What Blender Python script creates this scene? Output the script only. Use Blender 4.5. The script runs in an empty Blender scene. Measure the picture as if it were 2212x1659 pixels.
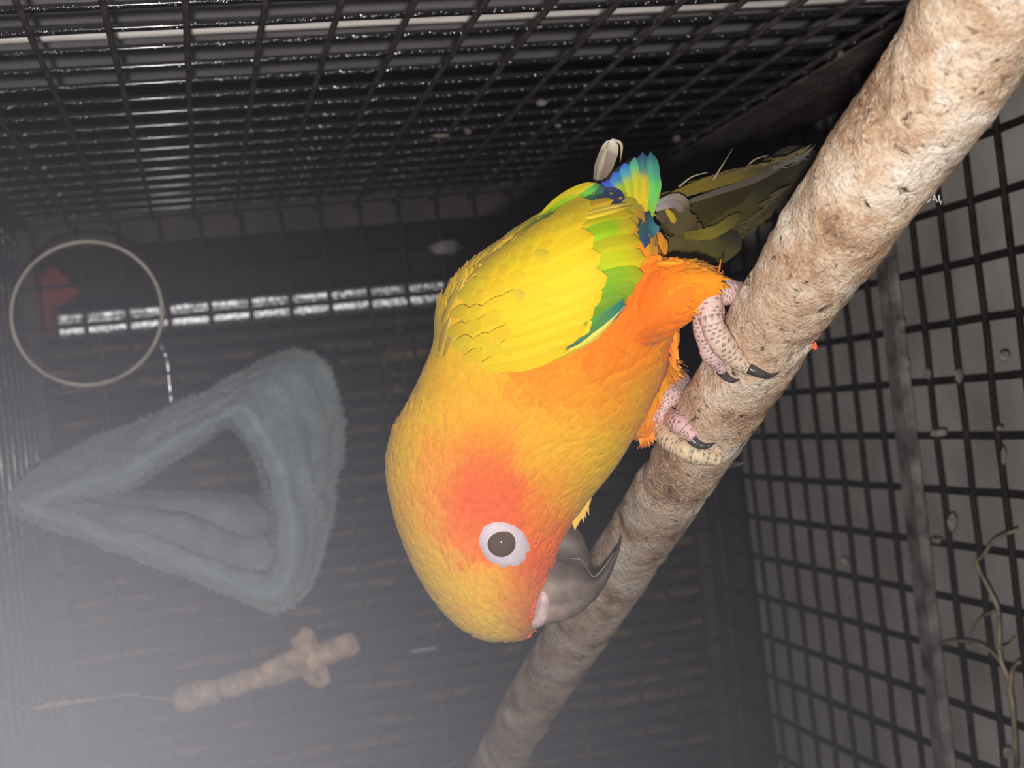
import bpy, bmesh, math, random
import numpy as np
from mathutils import Vector, Matrix, noise
from mathutils.bvhtree import BVHTree

# ------------------------------------------------------------------ camera
F, CX, CY = 3000.0, 1106.0, 829.5            # focal length and centre, in pixels of the 2212x1659 frame
CAM = np.array([0.0, 0.0, 0.40])             # up is +Z (the phone was held on its side: image left is up)
_d = np.array([-666.0, 120.0, F]); _d /= np.linalg.norm(_d)      # cage depth axis seen in (right, down, forward)
_v = np.array([1.0, -0.112, 0.0]); _v = _v - _v.dot(_d) * _d; _v /= np.linalg.norm(_v)
AY, AZ = _d, -_v
AX = np.cross(AY, AZ)
R_RIGHT = np.array([AX[0], AY[0], AZ[0]])
R_DOWN = np.array([AX[1], AY[1], AZ[1]])
R_FWD = np.array([AX[2], AY[2], AZ[2]])

def P(px, py, d):
    """world point seen at that pixel, d metres along the optical axis"""
    return Vector(CAM + d * ((px - CX) / F * R_RIGHT + (py - CY) / F * R_DOWN + R_FWD))

def pix(p):
    q = np.array(p) - CAM
    z = q.dot(R_FWD)
    return CX + F * q.dot(R_RIGHT) / z, CY + F * q.dot(R_DOWN) / z, z

def on_plane(px, py, axis, value):
    """where a sight line meets the plane world[axis] == value (camera-relative)"""
    r = (px - CX) / F * R_RIGHT + (py - CY) / F * R_DOWN + R_FWD
    return r * (value / r[axis])

scene = bpy.context.scene
col = scene.collection
cam_data = bpy.data.cameras.new('camera')
cam_data.sensor_fit = 'HORIZONTAL'; cam_data.sensor_width = 36.0
cam_data.lens = F / 2212.0 * 36.0
cam_data.clip_start = 0.005
cam_data.dof.use_dof = True
cam_data.dof.focus_distance = 0.405
cam_data.dof.aperture_fstop = 20.0
cam = bpy.data.objects.new('camera', cam_data); col.objects.link(cam)
M = Matrix((( *R_RIGHT,), (*(-R_DOWN),), (*(-R_FWD),))).transposed().to_4x4()
M.translation = Vector(CAM)
cam.matrix_world = M
scene.camera = cam

# ------------------------------------------------------------------ light
scene.view_settings.view_transform = 'Standard'
scene.view_settings.look = 'None'
scene.view_settings.exposure = 0.0
scene.view_settings.gamma = 1.0
scene.view_settings.use_curve_mapping = False
scene.cycles.max_bounces = 5; scene.cycles.volume_step_rate = 4.0
world = bpy.data.worlds.new('world'); scene.world = world
world.use_nodes = True
world.node_tree.nodes['Background'].inputs[0].default_value = (0.75, 0.8, 1.0, 1)
world.node_tree.nodes['Background'].inputs[1].default_value = 0.012
fl = bpy.data.lights.new('phone_flash', 'SPOT')
fl.spot_size = math.radians(150); fl.spot_blend = 1.0
fl.energy = 7.0; fl.shadow_soft_size = 0.004; fl.color = (1.0, 0.965, 0.93)
flash = bpy.data.objects.new('phone_flash', fl); col.objects.link(flash)
flash.location = Vector(CAM + -0.006 * R_RIGHT + 0.020 * R_DOWN + 0.0 * R_FWD)
flash.rotation_mode = 'QUATERNION'
flash.rotation_quaternion = (P(1350, 350, 0.45) - flash.location).to_track_quat('-Z', 'Y')

random.seed(7)
RNG = np.random.default_rng(7)

# ------------------------------------------------------------------ helpers
def lin(c):
    return tuple(((x / 255) / 12.92 if x / 255 <= 0.04045 else ((x / 255 + 0.055) / 1.055) ** 2.4) for x in c)

def lin4(c):
    return (*lin(c), 1.0)

def tag(o, label=None, cat=None, group=None, kind=None):
    if label: o['label'] = label
    if cat: o['category'] = cat
    if group: o['group'] = group
    if kind: o['kind'] = kind
    return o

def mesh_obj(name, verts, faces, mat=None, parent=None, smooth=True, colors=None, uvs=None):
    me = bpy.data.meshes.new(name)
    me.from_pydata([tuple(v) for v in verts], [], [tuple(f) for f in faces])
    me.update()
    if smooth:
        me.polygons.foreach_set('use_smooth', [True] * len(me.polygons))
    if colors is not None:
        at = me.color_attributes.new('Col', 'FLOAT_COLOR', 'POINT')
        at.data.foreach_set('color', np.asarray(colors, dtype=np.float32).ravel())
    if uvs is not None:
        lay = me.uv_layers.new(name='UVMap')
        idx = np.empty(len(me.loops), dtype=np.int32); me.loops.foreach_get('vertex_index', idx)
        lay.data.foreach_set('uv', np.asarray(uvs, dtype=np.float32)[idx].ravel())
    if mat: me.materials.append(mat)
    o = bpy.data.objects.new(name, me); col.objects.link(o)
    if parent is not None: o.parent = parent
    return o

def empty(name, parent=None):
    o = bpy.data.objects.new(name, None); col.objects.link(o)
    o.empty_display_size = 0.02
    if parent is not None: o.parent = parent
    return o

def catmull(pts, n):
    """smooth resample of a list of equal-length tuples"""
    a = np.array(pts, dtype=float)
    m = len(a)
    ext = np.vstack([2 * a[0] - a[1], a, 2 * a[-1] - a[-2]])
    out = []
    for t in np.linspace(0, m - 1, n):
        i = min(int(t), m - 2); f = t - i
        p0, p1, p2, p3 = ext[i], ext[i + 1], ext[i + 2], ext[i + 3]
        out.append(0.5 * ((2 * p1) + (-p0 + p2) * f + (2 * p0 - 5 * p1 + 4 * p2 - p3) * f * f + (-p0 + 3 * p1 - 3 * p2 + p3) * f ** 3))
    return np.array(out)

def tube(pts, radii, segs=10, caps=True, flat=1.0):
    """verts, faces of a tapering tube along world points"""
    pts = [Vector(p) for p in pts]
    n = len(pts); verts, faces = [], []
    t0 = (pts[1] - pts[0]).normalized()
    ref = Vector((0, 0, 1)) if abs(t0.z) < 0.8 else Vector((1, 0, 0))
    u = t0.cross(ref).normalized()
    for i in range(n):
        t = (pts[min(i + 1, n - 1)] - pts[max(i - 1, 0)]).normalized()
        u = (u - t * u.dot(t)).normalized(); w = t.cross(u)
        for k in range(segs):
            a = 2 * math.pi * k / segs
            verts.append(pts[i] + (u * math.cos(a) + w * math.sin(a) * flat) * radii[i])
    for i in range(n - 1):
        for k in range(segs):
            k2 = (k + 1) % segs
            faces.append((i * segs + k, i * segs + k2, (i + 1) * segs + k2, (i + 1) * segs + k))
    if caps:
        faces.append(tuple(range(segs - 1, -1, -1)))
        faces.append(tuple((n - 1) * segs + k for k in range(segs)))
    return verts, faces

def ellipse_loft(stations, nring, segs, expo=2.0):
    """stations: (Lx,Ly,Rx,Ry, depth, half thickness); closed skin through elliptical rings"""
    st = catmull(stations, nring)
    verts, faces, par = [], [], []
    for i, s in enumerate(st):
        L = P(s[0], s[1], s[4]); R = P(s[2], s[3], s[4])
        c = (L + R) / 2; a = (R - L) / 2; b = Vector(R_FWD) * max(s[5], 0.0002)
        for k in range(segs):
            th = 2 * math.pi * k / segs
            cs, sn = math.cos(th), math.sin(th)
            e = 2.0 / expo
            verts.append(c + a * (abs(cs) ** e * (1 if cs >= 0 else -1)) + b * (abs(sn) ** e * (1 if sn >= 0 else -1)))
            par.append((i / (nring - 1), th))
    for i in range(nring - 1):
        for k in range(segs):
            k2 = (k + 1) % segs
            faces.append((i * segs + k, i * segs + k2, (i + 1) * segs + k2, (i + 1) * segs + k))
    faces.append(tuple(range(segs - 1, -1, -1)))
    faces.append(tuple((nring - 1) * segs + k for k in range(segs)))
    return verts, faces, par

# ------------------------------------------------------------------ materials
def new_mat(name):
    m = bpy.data.materials.new(name); m.use_nodes = True
    nt = m.node_tree; b = nt.nodes['Principled BSDF']
    return m, nt, b

def noise_node(nt, scale, detail=4.0, rough=0.55, coords='Object', stretch=None, distortion=0.0):
    tc = nt.nodes.new('ShaderNodeTexCoord')
    n = nt.nodes.new('ShaderNodeTexNoise')
    n.inputs['Scale'].default_value = scale; n.inputs['Detail'].default_value = detail
    n.inputs['Roughness'].default_value = rough; n.inputs['Distortion'].default_value = distortion
    if stretch:
        mp = nt.nodes.new('ShaderNodeMapping'); mp.inputs['Scale'].default_value = stretch
        nt.links.new(tc.outputs[coords], mp.inputs['Vector']); nt.links.new(mp.outputs[0], n.inputs['Vector'])
    else:
        nt.links.new(tc.outputs[coords], n.inputs['Vector'])
    return n

def ramp(nt, fac, stops):
    r = nt.nodes.new('ShaderNodeValToRGB')
    el = r.color_ramp.elements
    while len(el) < len(stops): el.new(0.5)
    for e, (p, c) in zip(el, stops):
        e.position = p; e.color = lin4(c)
    nt.links.new(fac, r.inputs['Fac'])
    return r

def bump(nt, b, height, strength, dist=0.001):
    bp = nt.nodes.new('ShaderNodeBump')
    bp.inputs['Strength'].default_value = strength; bp.inputs['Distance'].default_value = dist
    nt.links.new(height, bp.inputs['Height']); nt.links.new(bp.outputs[0], b.inputs['Normal'])
    return bp

def simple(name, c, rough=0.6, nscale=60, var=0.25, bstr=0.2, bdist=0.0006, metal=0.0, spec=0.5, stretch=None):
    m, nt, b = new_mat(name)
    n = noise_node(nt, nscale, stretch=stretch)
    lo = tuple(max(0, x * (1 - var)) for x in c); hi = tuple(min(255, x * (1 + var)) for x in c)
    r = ramp(nt, n.outputs['Fac'], [(0.3, lo), (0.7, hi)])
    nt.links.new(r.outputs[0], b.inputs['Base Color'])
    b.inputs['Roughness'].default_value = rough; b.inputs['Metallic'].default_value = metal
    b.inputs['Specular IOR Level'].default_value = spec
    if bstr: bump(nt, b, n.outputs['Fac'], bstr, bdist)
    return m

def vcol_mat(name, rough=0.75, bscale=900, bstr=0.3, bdist=0.0003, spec=0.25, sheen=0.3, var=0.12, stretch=None, coords='Object', sub=0.0):
    m, nt, b = new_mat(name)
    at = nt.nodes.new('ShaderNodeAttribute'); at.attribute_name = 'Col'
    n = noise_node(nt, bscale, detail=3, stretch=stretch, coords=coords)
    mr = nt.nodes.new('ShaderNodeMapRange')
    mr.inputs['From Min'].default_value = 0.3; mr.inputs['From Max'].default_value = 0.7
    mr.inputs['To Min'].default_value = 1 - var; mr.inputs['To Max'].default_value = 1 + var
    nt.links.new(n.outputs['Fac'], mr.inputs['Value'])
    vm = nt.nodes.new('ShaderNodeVectorMath'); vm.operation = 'SCALE'
    nt.links.new(at.outputs['Color'], vm.inputs[0]); nt.links.new(mr.outputs[0], vm.inputs['Scale'])
    nt.links.new(vm.outputs[0], b.inputs['Base Color'])
    b.inputs['Roughness'].default_value = rough
    b.inputs['Specular IOR Level'].default_value = spec
    b.inputs['Sheen Weight'].default_value = sheen
    b.inputs['Sheen Roughness'].default_value = 0.5
    if sub:
        b.inputs['Subsurface Weight'].default_value = sub
        b.inputs['Subsurface Radius'].default_value = (0.004, 0.002, 0.001)
        b.inputs['Subsurface Scale'].default_value = 0.3
    bump(nt, b, n.outputs['Fac'], bstr, bdist)
    return m

MAT = {}
MAT['plumage'] = vcol_mat('plumage', bscale=700, var=0.08, bstr=0.15, sheen=0.08)
MAT['feather'] = vcol_mat('feather_vane', rough=0.6, coords='UV', stretch=(60, 3, 1), bscale=3.0, var=0.10, bstr=0.35, bdist=0.0002, spec=0.2, sheen=0.04)
MAT['skin_scale'] = vcol_mat('scaly_skin', rough=0.55, bscale=1500, var=0.10, bstr=0.4, bdist=0.0002, sheen=0.0, spec=0.4)
MAT['horn'] = vcol_mat('beak_horn', rough=0.55, bscale=190, var=0.34, bstr=0.45, bdist=0.0006, sheen=0.0, spec=0.4)
MAT['claw'] = simple('claw_horn', (66, 60, 62), rough=0.3, nscale=300, var=0.3, bstr=0.1)
MAT['eye_ring'] = simple('bare_skin', (226, 212, 222), rough=0.55, nscale=900, var=0.04, bstr=0.15, bdist=0.0002)

# black powder coated wire, rust at the joints
m, nt, b = new_mat('black_wire')
n1 = noise_node(nt, 45, detail=5)
r1 = ramp(nt, n1.outputs['Fac'], [(0.0, (22, 21, 23)), (0.62, (28, 26, 28)), (0.72, (74, 46, 38)), (0.80, (54, 44, 42))])
nt.links.new(r1.outputs[0], b.inputs['Base Color'])
b.inputs['Roughness'].default_value = 0.14
b.inputs['Specular IOR Level'].default_value = 0.6
n2 = noise_node(nt, 380, detail=2)
bump(nt, b, n2.outputs['Fac'], 1.0, 0.0016)
b.inputs['Coat Weight'].default_value = 0.6; b.inputs['Coat Roughness'].default_value = 0.12
MAT['wire'] = m
MAT['pale_wire'] = simple('pale_wire', (84, 77, 78), rough=0.8, nscale=90, var=0.3, bstr=0.4, spec=0.1)  # paler, rougher version of the black wire coating
MAT['grate_wire'] = simple('dull_grate_wire', (38, 33, 33), rough=0.75, nscale=90, var=0.35, bstr=0.3, spec=0.15)
MAT['frame'] = simple('dirty_frame_metal', (50, 41, 38), rough=0.6, nscale=35, var=0.5, bstr=0.3)
MAT['skirt'] = simple('grimy_rail', (104, 90, 88), rough=0.8, nscale=40, var=0.3, bstr=0.3)
MAT['dirty_bar'] = simple('soiled_grey_bar', (112, 106, 104), rough=0.7, nscale=70, var=0.45, bstr=0.5)
MAT['liner'] = simple('grey_tray_paper', (176, 168, 164), rough=0.9, nscale=16, var=0.12, bstr=0.3, bdist=0.003)
MAT['tray'] = simple('black_tray_plastic', (36, 34, 36), rough=0.5)
MAT['wall_grey'] = simple('grey_painted_wall', (240, 234, 238), rough=0.8, nscale=30, var=0.05, bstr=0.05)
MAT['wall_dark'] = simple('dark_wall', (40, 34, 32), rough=0.9, nscale=12, var=0.3, bstr=0.05)
MAT['white_pole'] = simple('white_plastic', (240, 232, 226), rough=0.4, nscale=40, var=0.03, bstr=0.02)
m, nt, b = new_mat('brown_bamboo')
n1 = noise_node(nt, 22, detail=3, rough=0.6, stretch=(4.5, 1, 1.0))
r1 = ramp(nt, n1.outputs['Fac'], [(0.40, (30, 24, 21)), (0.52, (46, 36, 29)), (0.59, (100, 76, 50)), (0.71, (142, 110, 72))])
nt.links.new(r1.outputs[0], b.inputs['Base Color']); b.inputs['Roughness'].default_value = 0.7
MAT['slat'] = m
MAT['cord'] = simple('brown_cord', (90, 70, 50), rough=0.9)
MAT['red_cloth'] = simple('dark_red_cloth', (140, 44, 40), rough=0.9, nscale=120, var=0.3, bstr=0.3)
MAT['hoop'] = simple('grey_hoop_plastic', (176, 166, 156), rough=0.45, nscale=80, var=0.1, bstr=0.05)
MAT['chrome'] = simple('chrome', (210, 212, 220), rough=0.18, nscale=200, var=0.1, bstr=0.3, metal=1.0)
MAT['toy_wood'] = simple('chewed_toy_wood', (198, 164, 138), rough=0.75, nscale=120, var=0.25, bstr=0.5)
MAT['string'] = simple('frayed_string', (190, 176, 150), rough=0.9, nscale=300)
MAT['straw'] = simple('dry_straw', (144, 130, 106), rough=0.8, nscale=100)
MAT['dropping'] = simple('dried_dropping', (128, 118, 110), rough=0.85, nscale=200, var=0.3, bstr=0.4)
MAT['crumb'] = simple('red_crumb', (190, 84, 50), rough=0.8, nscale=300)
MAT['fluff'] = simple('white_fluff', (225, 220, 216), rough=0.9, nscale=300)

# foil-faced metal strip: crumpled glitter
m, nt, b = new_mat('galvanised_strip')
b.inputs['Metallic'].default_value = 0.9; b.inputs['Roughness'].default_value = 0.34
n1 = noise_node(nt, 340, detail=3); r1 = ramp(nt, n1.outputs['Fac'], [(0.35, (150, 152, 160)), (0.65, (250, 250, 255))])
nt.links.new(r1.outputs[0], b.inputs['Base Color']); bump(nt, b, n1.outputs['Fac'], 0.6, 0.0012)
MAT['strip'] = m

# plush of the hut
m, nt, b = new_mat('grey_blue_plush')
n1 = noise_node(nt, 38, detail=4, distortion=0.6); n2 = noise_node(nt, 620, detail=3)
r1 = ramp(nt, n1.outputs['Fac'], [(0.28, (116, 134, 142)), (0.52, (154, 172, 178)), (0.78, (194, 208, 212))])
nt.links.new(r1.outputs[0], b.inputs['Base Color'])
b.inputs['Roughness'].default_value = 0.95; b.inputs['Specular IOR Level'].default_value = 0.1
b.inputs['Sheen Weight'].default_value = 0.5; b.inputs['Sheen Roughness'].default_value = 0.6
bump(nt, b, n2.outputs['Fac'], 0.9, 0.0015)
MAT['plush'] = m

# bark
m, nt, b = new_mat('worn_branch_bark')
nA = noise_node(nt, 55, detail=6, rough=0.62, distortion=0.4)
rA = ramp(nt, nA.outputs['Fac'], [(0.32, (152, 118, 94)), (0.43, (204, 168, 138)), (0.54, (232, 206, 180)), (0.66, (250, 238, 222))])
nB = noise_node(nt, 430, detail=3, rough=0.55, distortion=1.2, stretch=(1.0, 1.0, 1.7))
rB0 = ramp(nt, nB.outputs['Fac'], [(0.54, (0, 0, 0)), (0.68, (255, 255, 255))])
nM = noise_node(nt, 48, detail=2); rM = ramp(nt, nM.outputs['Fac'], [(0.35, (60, 60, 60)), (0.65, (255, 255, 255))])
rB = nt.nodes.new('ShaderNodeMixRGB'); rB.blend_type = 'MULTIPLY'; rB.inputs[0].default_value = 1.0
nt.links.new(rB0.outputs[0], rB.inputs[1]); nt.links.new(rM.outputs[0], rB.inputs[2])
mx = nt.nodes.new('ShaderNodeMixRGB'); mx.inputs[2].default_value = lin4((244, 224, 196))
nt.links.new(rB.outputs[0], mx.inputs[0]); nt.links.new(rA.outputs[0], mx.inputs[1])
nC = noise_node(nt, 260, detail=5, rough=0.7, distortion=0.8)
rC = ramp(nt, nC.outputs['Fac'], [(0.32, (255, 255, 255)), (0.43, (0, 0, 0))])
mx2 = nt.nodes.new('ShaderNodeMixRGB'); mx2.inputs[2].default_value = lin4((86, 62, 48))
nt.links.new(rC.outputs[0], mx2.inputs[0]); nt.links.new(mx.outputs[0], mx2.inputs[1])
nG = noise_node(nt, 1000, detail=3, rough=0.6); rG = ramp(nt, nG.outputs['Fac'], [(0.3, (222, 214, 208)), (0.6, (255, 255, 255))])
mx3 = nt.nodes.new('ShaderNodeMixRGB'); mx3.blend_type = 'MULTIPLY'; mx3.inputs[0].default_value = 1.0
nt.links.new(mx2.outputs[0], mx3.inputs[1]); nt.links.new(rG.outputs[0], mx3.inputs[2])
nt.links.new(mx3.outputs[0], b.inputs['Base Color'])
b.inputs['Roughness'].default_value = 0.72; b.inputs['Specular IOR Level'].default_value = 0.3
ad0 = nt.nodes.new('ShaderNodeMath'); ad0.operation = 'ADD'
nt.links.new(nB.outputs['Fac'], ad0.inputs[0]); nt.links.new(nC.outputs['Fac'], ad0.inputs[1])
ad = nt.nodes.new('ShaderNodeMath'); ad.operation = 'ADD'
nt.links.new(ad0.outputs[0], ad.inputs[0]); nt.links.new(nG.outputs['Fac'], ad.inputs[1])
bump(nt, b, ad.outputs[0], 0.75, 0.0008)
MAT['bark'] = m

# eye
m, nt, b = new_mat('dark_eye')
b.inputs['Base Color'].default_value = lin4((96, 76, 64)); b.inputs['Roughness'].default_value = 0.05
b.inputs['Coat Weight'].default_value = 0.4
MAT['eye'] = m

# ------------------------------------------------------------------ the room around the cage
C0 = Vector(CAM)
SX, BY, FZ, TZ = 0.141, 0.90, -0.330, 0.100       # side wall, back wall, grate, roof (from the camera)
XL, YN = -0.33, 0.16                               # far side and near edge of the cage
PITCH = 0.0254

def slab(name, lo, hi, mat, parent=None, bev=0.0):
    lo, hi = [Vector(a) + C0 for a in (lo, hi)]
    bm = bmesh.new(); bmesh.ops.create_cube(bm, size=1.0)
    for v in bm.verts:
        v.co = Vector([(lo[i] + hi[i]) / 2 + v.co[i] * (hi[i] - lo[i]) for i in range(3)])
    if bev: bmesh.ops.bevel(bm, geom=bm.edges[:], offset=bev, segments=2, affect='EDGES')
    me = bpy.data.meshes.new(name); bm.to_mesh(me); bm.free(); me.materials.append(mat)
    o = bpy.data.objects.new(name, me); col.objects.link(o)
    if parent is not None: o.parent = parent
    return o

tag(slab('floor', (-1.2, -0.4, -0.42), (1.2, 2.2, -0.40), MAT['wall_dark']), 'dark floor under the cage', kind='structure')
tag(slab('wall_back', (-1.2, 1.30, -0.40), (1.2, 1.34, 1.0), MAT['wall_dark']), 'dark wall behind the cage', kind='structure')
tag(slab('wall_right', (0.60, -0.2, -0.40), (0.62, 1.30, 1.0), MAT['wall_dark']), 'dark wall beyond the wire side panel', kind='structure')
tag(slab('grey_board', (0.200, 0.30, -0.40), (0.208, 0.79, 0.45), MAT['wall_grey'], bev=0.001), 'upright grey board standing outside the wire side panel', 'board')

# ------------------------------------------------------------------ cage
cage = tag(empty('bird_cage'), 'black welded wire bird cage with square mesh around the parrot', 'cage')
cage.location = C0 + Vector((0, 0.5, FZ))
bpy.context.view_layer.update()

def keep(o, parent):
    o.parent = parent; o.matrix_parent_inverse = Matrix.Translation(-Vector(cage.location)); return o

def wire_mesh(length, r, bumps, seed):
    """a wire along +Z from 0 to length with slightly uneven powder coat"""
    n = max(8, int(length / 0.012)); pts, rad = [], []
    for i in range(n + 1):
        t = i / n * length
        pts.append((0.0004 * noise.noise((t * 25, seed, 0)), 0.0004 * noise.noise((t * 25, seed, 9)), t))
        rad.append(r * (1 + 0.06 * noise.noise((t * 90, seed, 3))))
    v, f = tube(pts, rad, 8)
    me = bpy.data.meshes.new('wire'); me.from_pydata([tuple(x) for x in v], [], f)
    me.polygons.foreach_set('use_smooth', [True] * len(me.polygons)); me.materials.append(MAT['wire'])
    return me

def wire(me, loc, direction, parent, mat=None):
    o = bpy.data.objects.new('wire', me); col.objects.link(o)
    q = Vector((0, 0, 1)).rotation_difference(Vector(direction))
    o.matrix_world = Matrix.Translation(C0 + Vector(loc)) @ q.to_matrix().to_4x4()
    o.parent = parent
    if mat is not None:
        o.material_slots[0].link = 'OBJECT'; o.material_slots[0].material = mat
    return o

def panel(name, bars, label):
    """a panel is its flat frame bars in one mesh, parented to the cage"""
    bm = bmesh.new()
    for lo, hi in bars:
        r = bmesh.ops.create_cube(bm, size=1.0)
        for v in r['verts']:
            v.co = Vector([(lo[i] + hi[i]) / 2 + v.co[i] * (hi[i] - lo[i]) for i in range(3)]) + C0
    me = bpy.data.meshes.new(name); bm.to_mesh(me); bm.free(); me.materials.append(MAT['frame'])
    o = bpy.data.objects.new(name, me); col.objects.link(o)
    keep(o, cage); o['label'] = label
    return o

WR = 0.00145
H, DPT, WID = TZ - FZ, BY - YN, SX - XL
mz = [wire_mesh(H, WR, 1, s) for s in (1, 2, 3)]
my = [wire_mesh(DPT, WR, 1, s) for s in (4, 5, 6)]
myt = [wire_mesh(DPT, WR * 0.82, 1, s) for s in (14, 15, 16)]
mx_ = [wire_mesh(WID, WR, 1, s) for s in (7, 8)]

side = panel('side_panel', [((SX + 0.001, BY - 0.012, FZ), (SX + 0.006, BY + 0.006, TZ)),
                            ((SX + 0.001, YN, FZ - 0.004), (SX + 0.006, BY, FZ + 0.014)),
                            ((SX + 0.001, YN, TZ - 0.010), (SX + 0.006, BY, TZ + 0.004))], 'wire mesh side panel')
o = slab('skirt_rail', (SX - 0.0005, YN, FZ + 0.002), (SX + 0.0008, BY - 0.014, FZ + 0.030), MAT['skirt'])
o.parent = side; o['label'] = 'grey brown flat rail along the foot of the side panel'
y0 = on_plane(405, 14, 0, SX)[1]
k = math.ceil((YN - y0) / PITCH)
i = 0
while y0 + k * PITCH < BY - 0.014:
    wire(mz[i % 3], (SX + WR, y0 + k * PITCH, FZ), (0, 0, 1), side); k += 1; i += 1
z0 = on_plane(400, 0, 0, SX)[2]
for k in range(-40, 40):
    z = z0 + k * PITCH
    if FZ + 0.01 < z < TZ - 0.004:
        wire(myt[k % 3], (SX - WR * 0.8, YN, z), (0, 1, 0), side, MAT['pale_wire'])

back = panel('back_panel', [((XL, BY + 0.001, FZ - 0.002), (SX, BY + 0.006, FZ + 0.012)),
                            ((XL, BY + 0.001, TZ - 0.008), (SX, BY + 0.006, TZ + 0.004)),
                            ((SX - 0.014, BY - 0.001, FZ), (SX + 0.001, BY + 0.006, TZ))], 'wire mesh back panel')
zb = on_plane(442, 560, 1, BY)[2]
for k in range(-40, 40):
    z = zb + k * PITCH
    if FZ + 0.01 < z < TZ - 0.004:
        wire(mx_[k % 2], (XL, BY - WR * 0.8, z), (1, 0, 0), back, MAT['grate_wire'])
xb = on_plane(400, 682, 1, BY)[0]
for k in range(-40, 40):
    x = xb + k * PITCH
    if XL < x < SX - 0.010:
        wire(mz[k % 3], (x, BY + WR, FZ), (0, 0, 1), back, MAT['grate_wire'])

grate = panel('floor_grate', [((XL, BY - 0.010, FZ - 0.004), (SX, BY, FZ + 0.003)),
                              ((SX - 0.010, YN, FZ - 0.004), (SX, BY, FZ + 0.003))], 'wire mesh floor grate')
xf = on_plane(2212, 810, 2, FZ)[0]
for k in range(-40, 40):
    x = xf + k * PITCH
    if XL < x < SX - 0.005:
        wire(my[k % 3], (x, YN, FZ - WR), (0, 1, 0), grate, MAT['grate_wire'])
yf = on_plane(1914, 938, 2, FZ)[1]
for k in range(-40, 40):
    y = yf + k * PITCH
    if YN < y < BY - 0.008:
        wire(mx_[k % 2], (XL, y, FZ + WR * 0.8), (1, 0, 0), grate, MAT['grate_wire'])
yc = on_plane(1955, 938, 2, FZ + 0.004)[1]
o = slab('cross_bar', (XL, yc - 0.007, FZ + 0.001), (SX, yc + 0.007, FZ + 0.006), MAT['dirty_bar'], bev=0.001)
o.parent = grate; o['label'] = 'grey soiled flat cross bar'

roof = panel('roof_panel', [((XL, BY - 0.008, TZ), (SX, BY, TZ + 0.004)), ((SX - 0.008, YN, TZ), (SX, BY, TZ + 0.004))], 'wire mesh roof panel')
for k in range(40):
    x = SX - 0.012 - k * PITCH
    if x > XL: wire(my[k % 3], (x, YN, TZ + WR), (0, 1, 0), roof)
for k in range(60):
    y = BY - 0.02 - k * PITCH
    if y > YN: wire(mx_[k % 2], (XL, y, TZ - WR * 0.8), (1, 0, 0), roof)

tray = tag(empty('slide_out_tray'), 'shallow black slide-out tray under the cage grate', 'tray')
slab('tray_base', (XL - 0.005, YN, FZ - 0.070), (SX + 0.005, BY + 0.002, FZ - 0.0195), MAT['tray'], tray)
slab('tray_rim', (SX + 0.000, YN, FZ - 0.052), (SX + 0.005, BY + 0.002, FZ - 0.008), MAT['tray'], tray)
slab('tray_rim', (XL - 0.005, BY - 0.004, FZ - 0.052), (SX, BY + 0.002, FZ - 0.008), MAT['tray'], tray)
# slightly rumpled paper
nx, ny = 60, 90; vs, fs = [], []
for j in range(ny + 1):
    for i in range(nx + 1):
        x = XL + (SX - 0.004 - XL) * i / nx; y = YN + (BY - 0.03 - YN) * j / ny
        z = FZ - 0.0185 + 0.0014 * (noise.noise((x * 18, y * 18, 1.0)) + 1) + 0.0006 * noise.noise((x * 70, y * 70, 4.0)) + 0.0003
        vs.append(C0 + Vector((x, y, z)))
for j in range(ny):
    for i in range(nx):
        a = j * (nx + 1) + i; fs.append((a, a + 1, a + nx + 2, a + nx + 1))
nb = len(vs); vs += [v - Vector((0, 0, 0.0002)) for v in vs]
fs += [tuple(nb + q for q in reversed(f)) for f in list(fs)]
tag(mesh_obj('tray_paper', vs, fs, MAT['liner']), 'grey paper sheet lining the tray under the grate', 'paper')

# ------------------------------------------------------------------ outside the back and side panels
pole = on_plane(0, 85, 0, 0.168); pole2 = on_plane(1900, 1, 0, 0.168)
pts = [Vector(pole + (pole - pole2) * 0.25) + C0, Vector(pole) + C0, Vector((pole + pole2) / 2) + C0, Vector(pole2) + C0, Vector(pole2 + (pole2 - pole) * 0.2) + C0]
v, f = tube(catmull(pts, 24), [0.0022] * 24, 12)
tag(mesh_obj('white_rod', v, f, MAT['white_pole']), 'thin white plastic rod outside the wire side panel', 'rod')

blind = tag(empty('bamboo_blind'), 'brown bamboo slat blind hanging behind the cage back', 'blind')
sl_len = H + 0.12
for k in range(30):
    x = 0.066 - k * 0.0118
    w = 0.0034 * random.uniform(0.75, 1.1)
    bm = bmesh.new(); bmesh.ops.create_cube(bm, size=1.0)
    yy = BY + 0.055 + random.uniform(-0.001, 0.001)
    for vv in bm.verts:
        vv.co = C0 + Vector((x + vv.co.x * 2 * w, yy + vv.co.y * 0.002, (TZ + FZ) / 2 + vv.co.z * sl_len))
    bmesh.ops.bevel(bm, geom=bm.edges[:], offset=0.0006, segments=1, affect='EDGES')
    me = bpy.data.meshes.new('slat'); bm.to_mesh(me); bm.free(); me.materials.append(MAT['slat'])
    o = bpy.data.objects.new('slat', me); col.objects.link(o); o.parent = blind
for z in (0.06, -0.04, -0.14, -0.24):
    for yy in (BY + 0.0525, BY + 0.0575):
        v, f = tube(catmull([C0 + Vector((0.074 - t * 0.36, yy + 0.0006 * math.sin(t * 60), z)) for t in np.linspace(0, 1, 12)], 40), [0.0011] * 40, 6)
        mesh_obj('blind_cord', v, f, MAT['cord'], blind)

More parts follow.
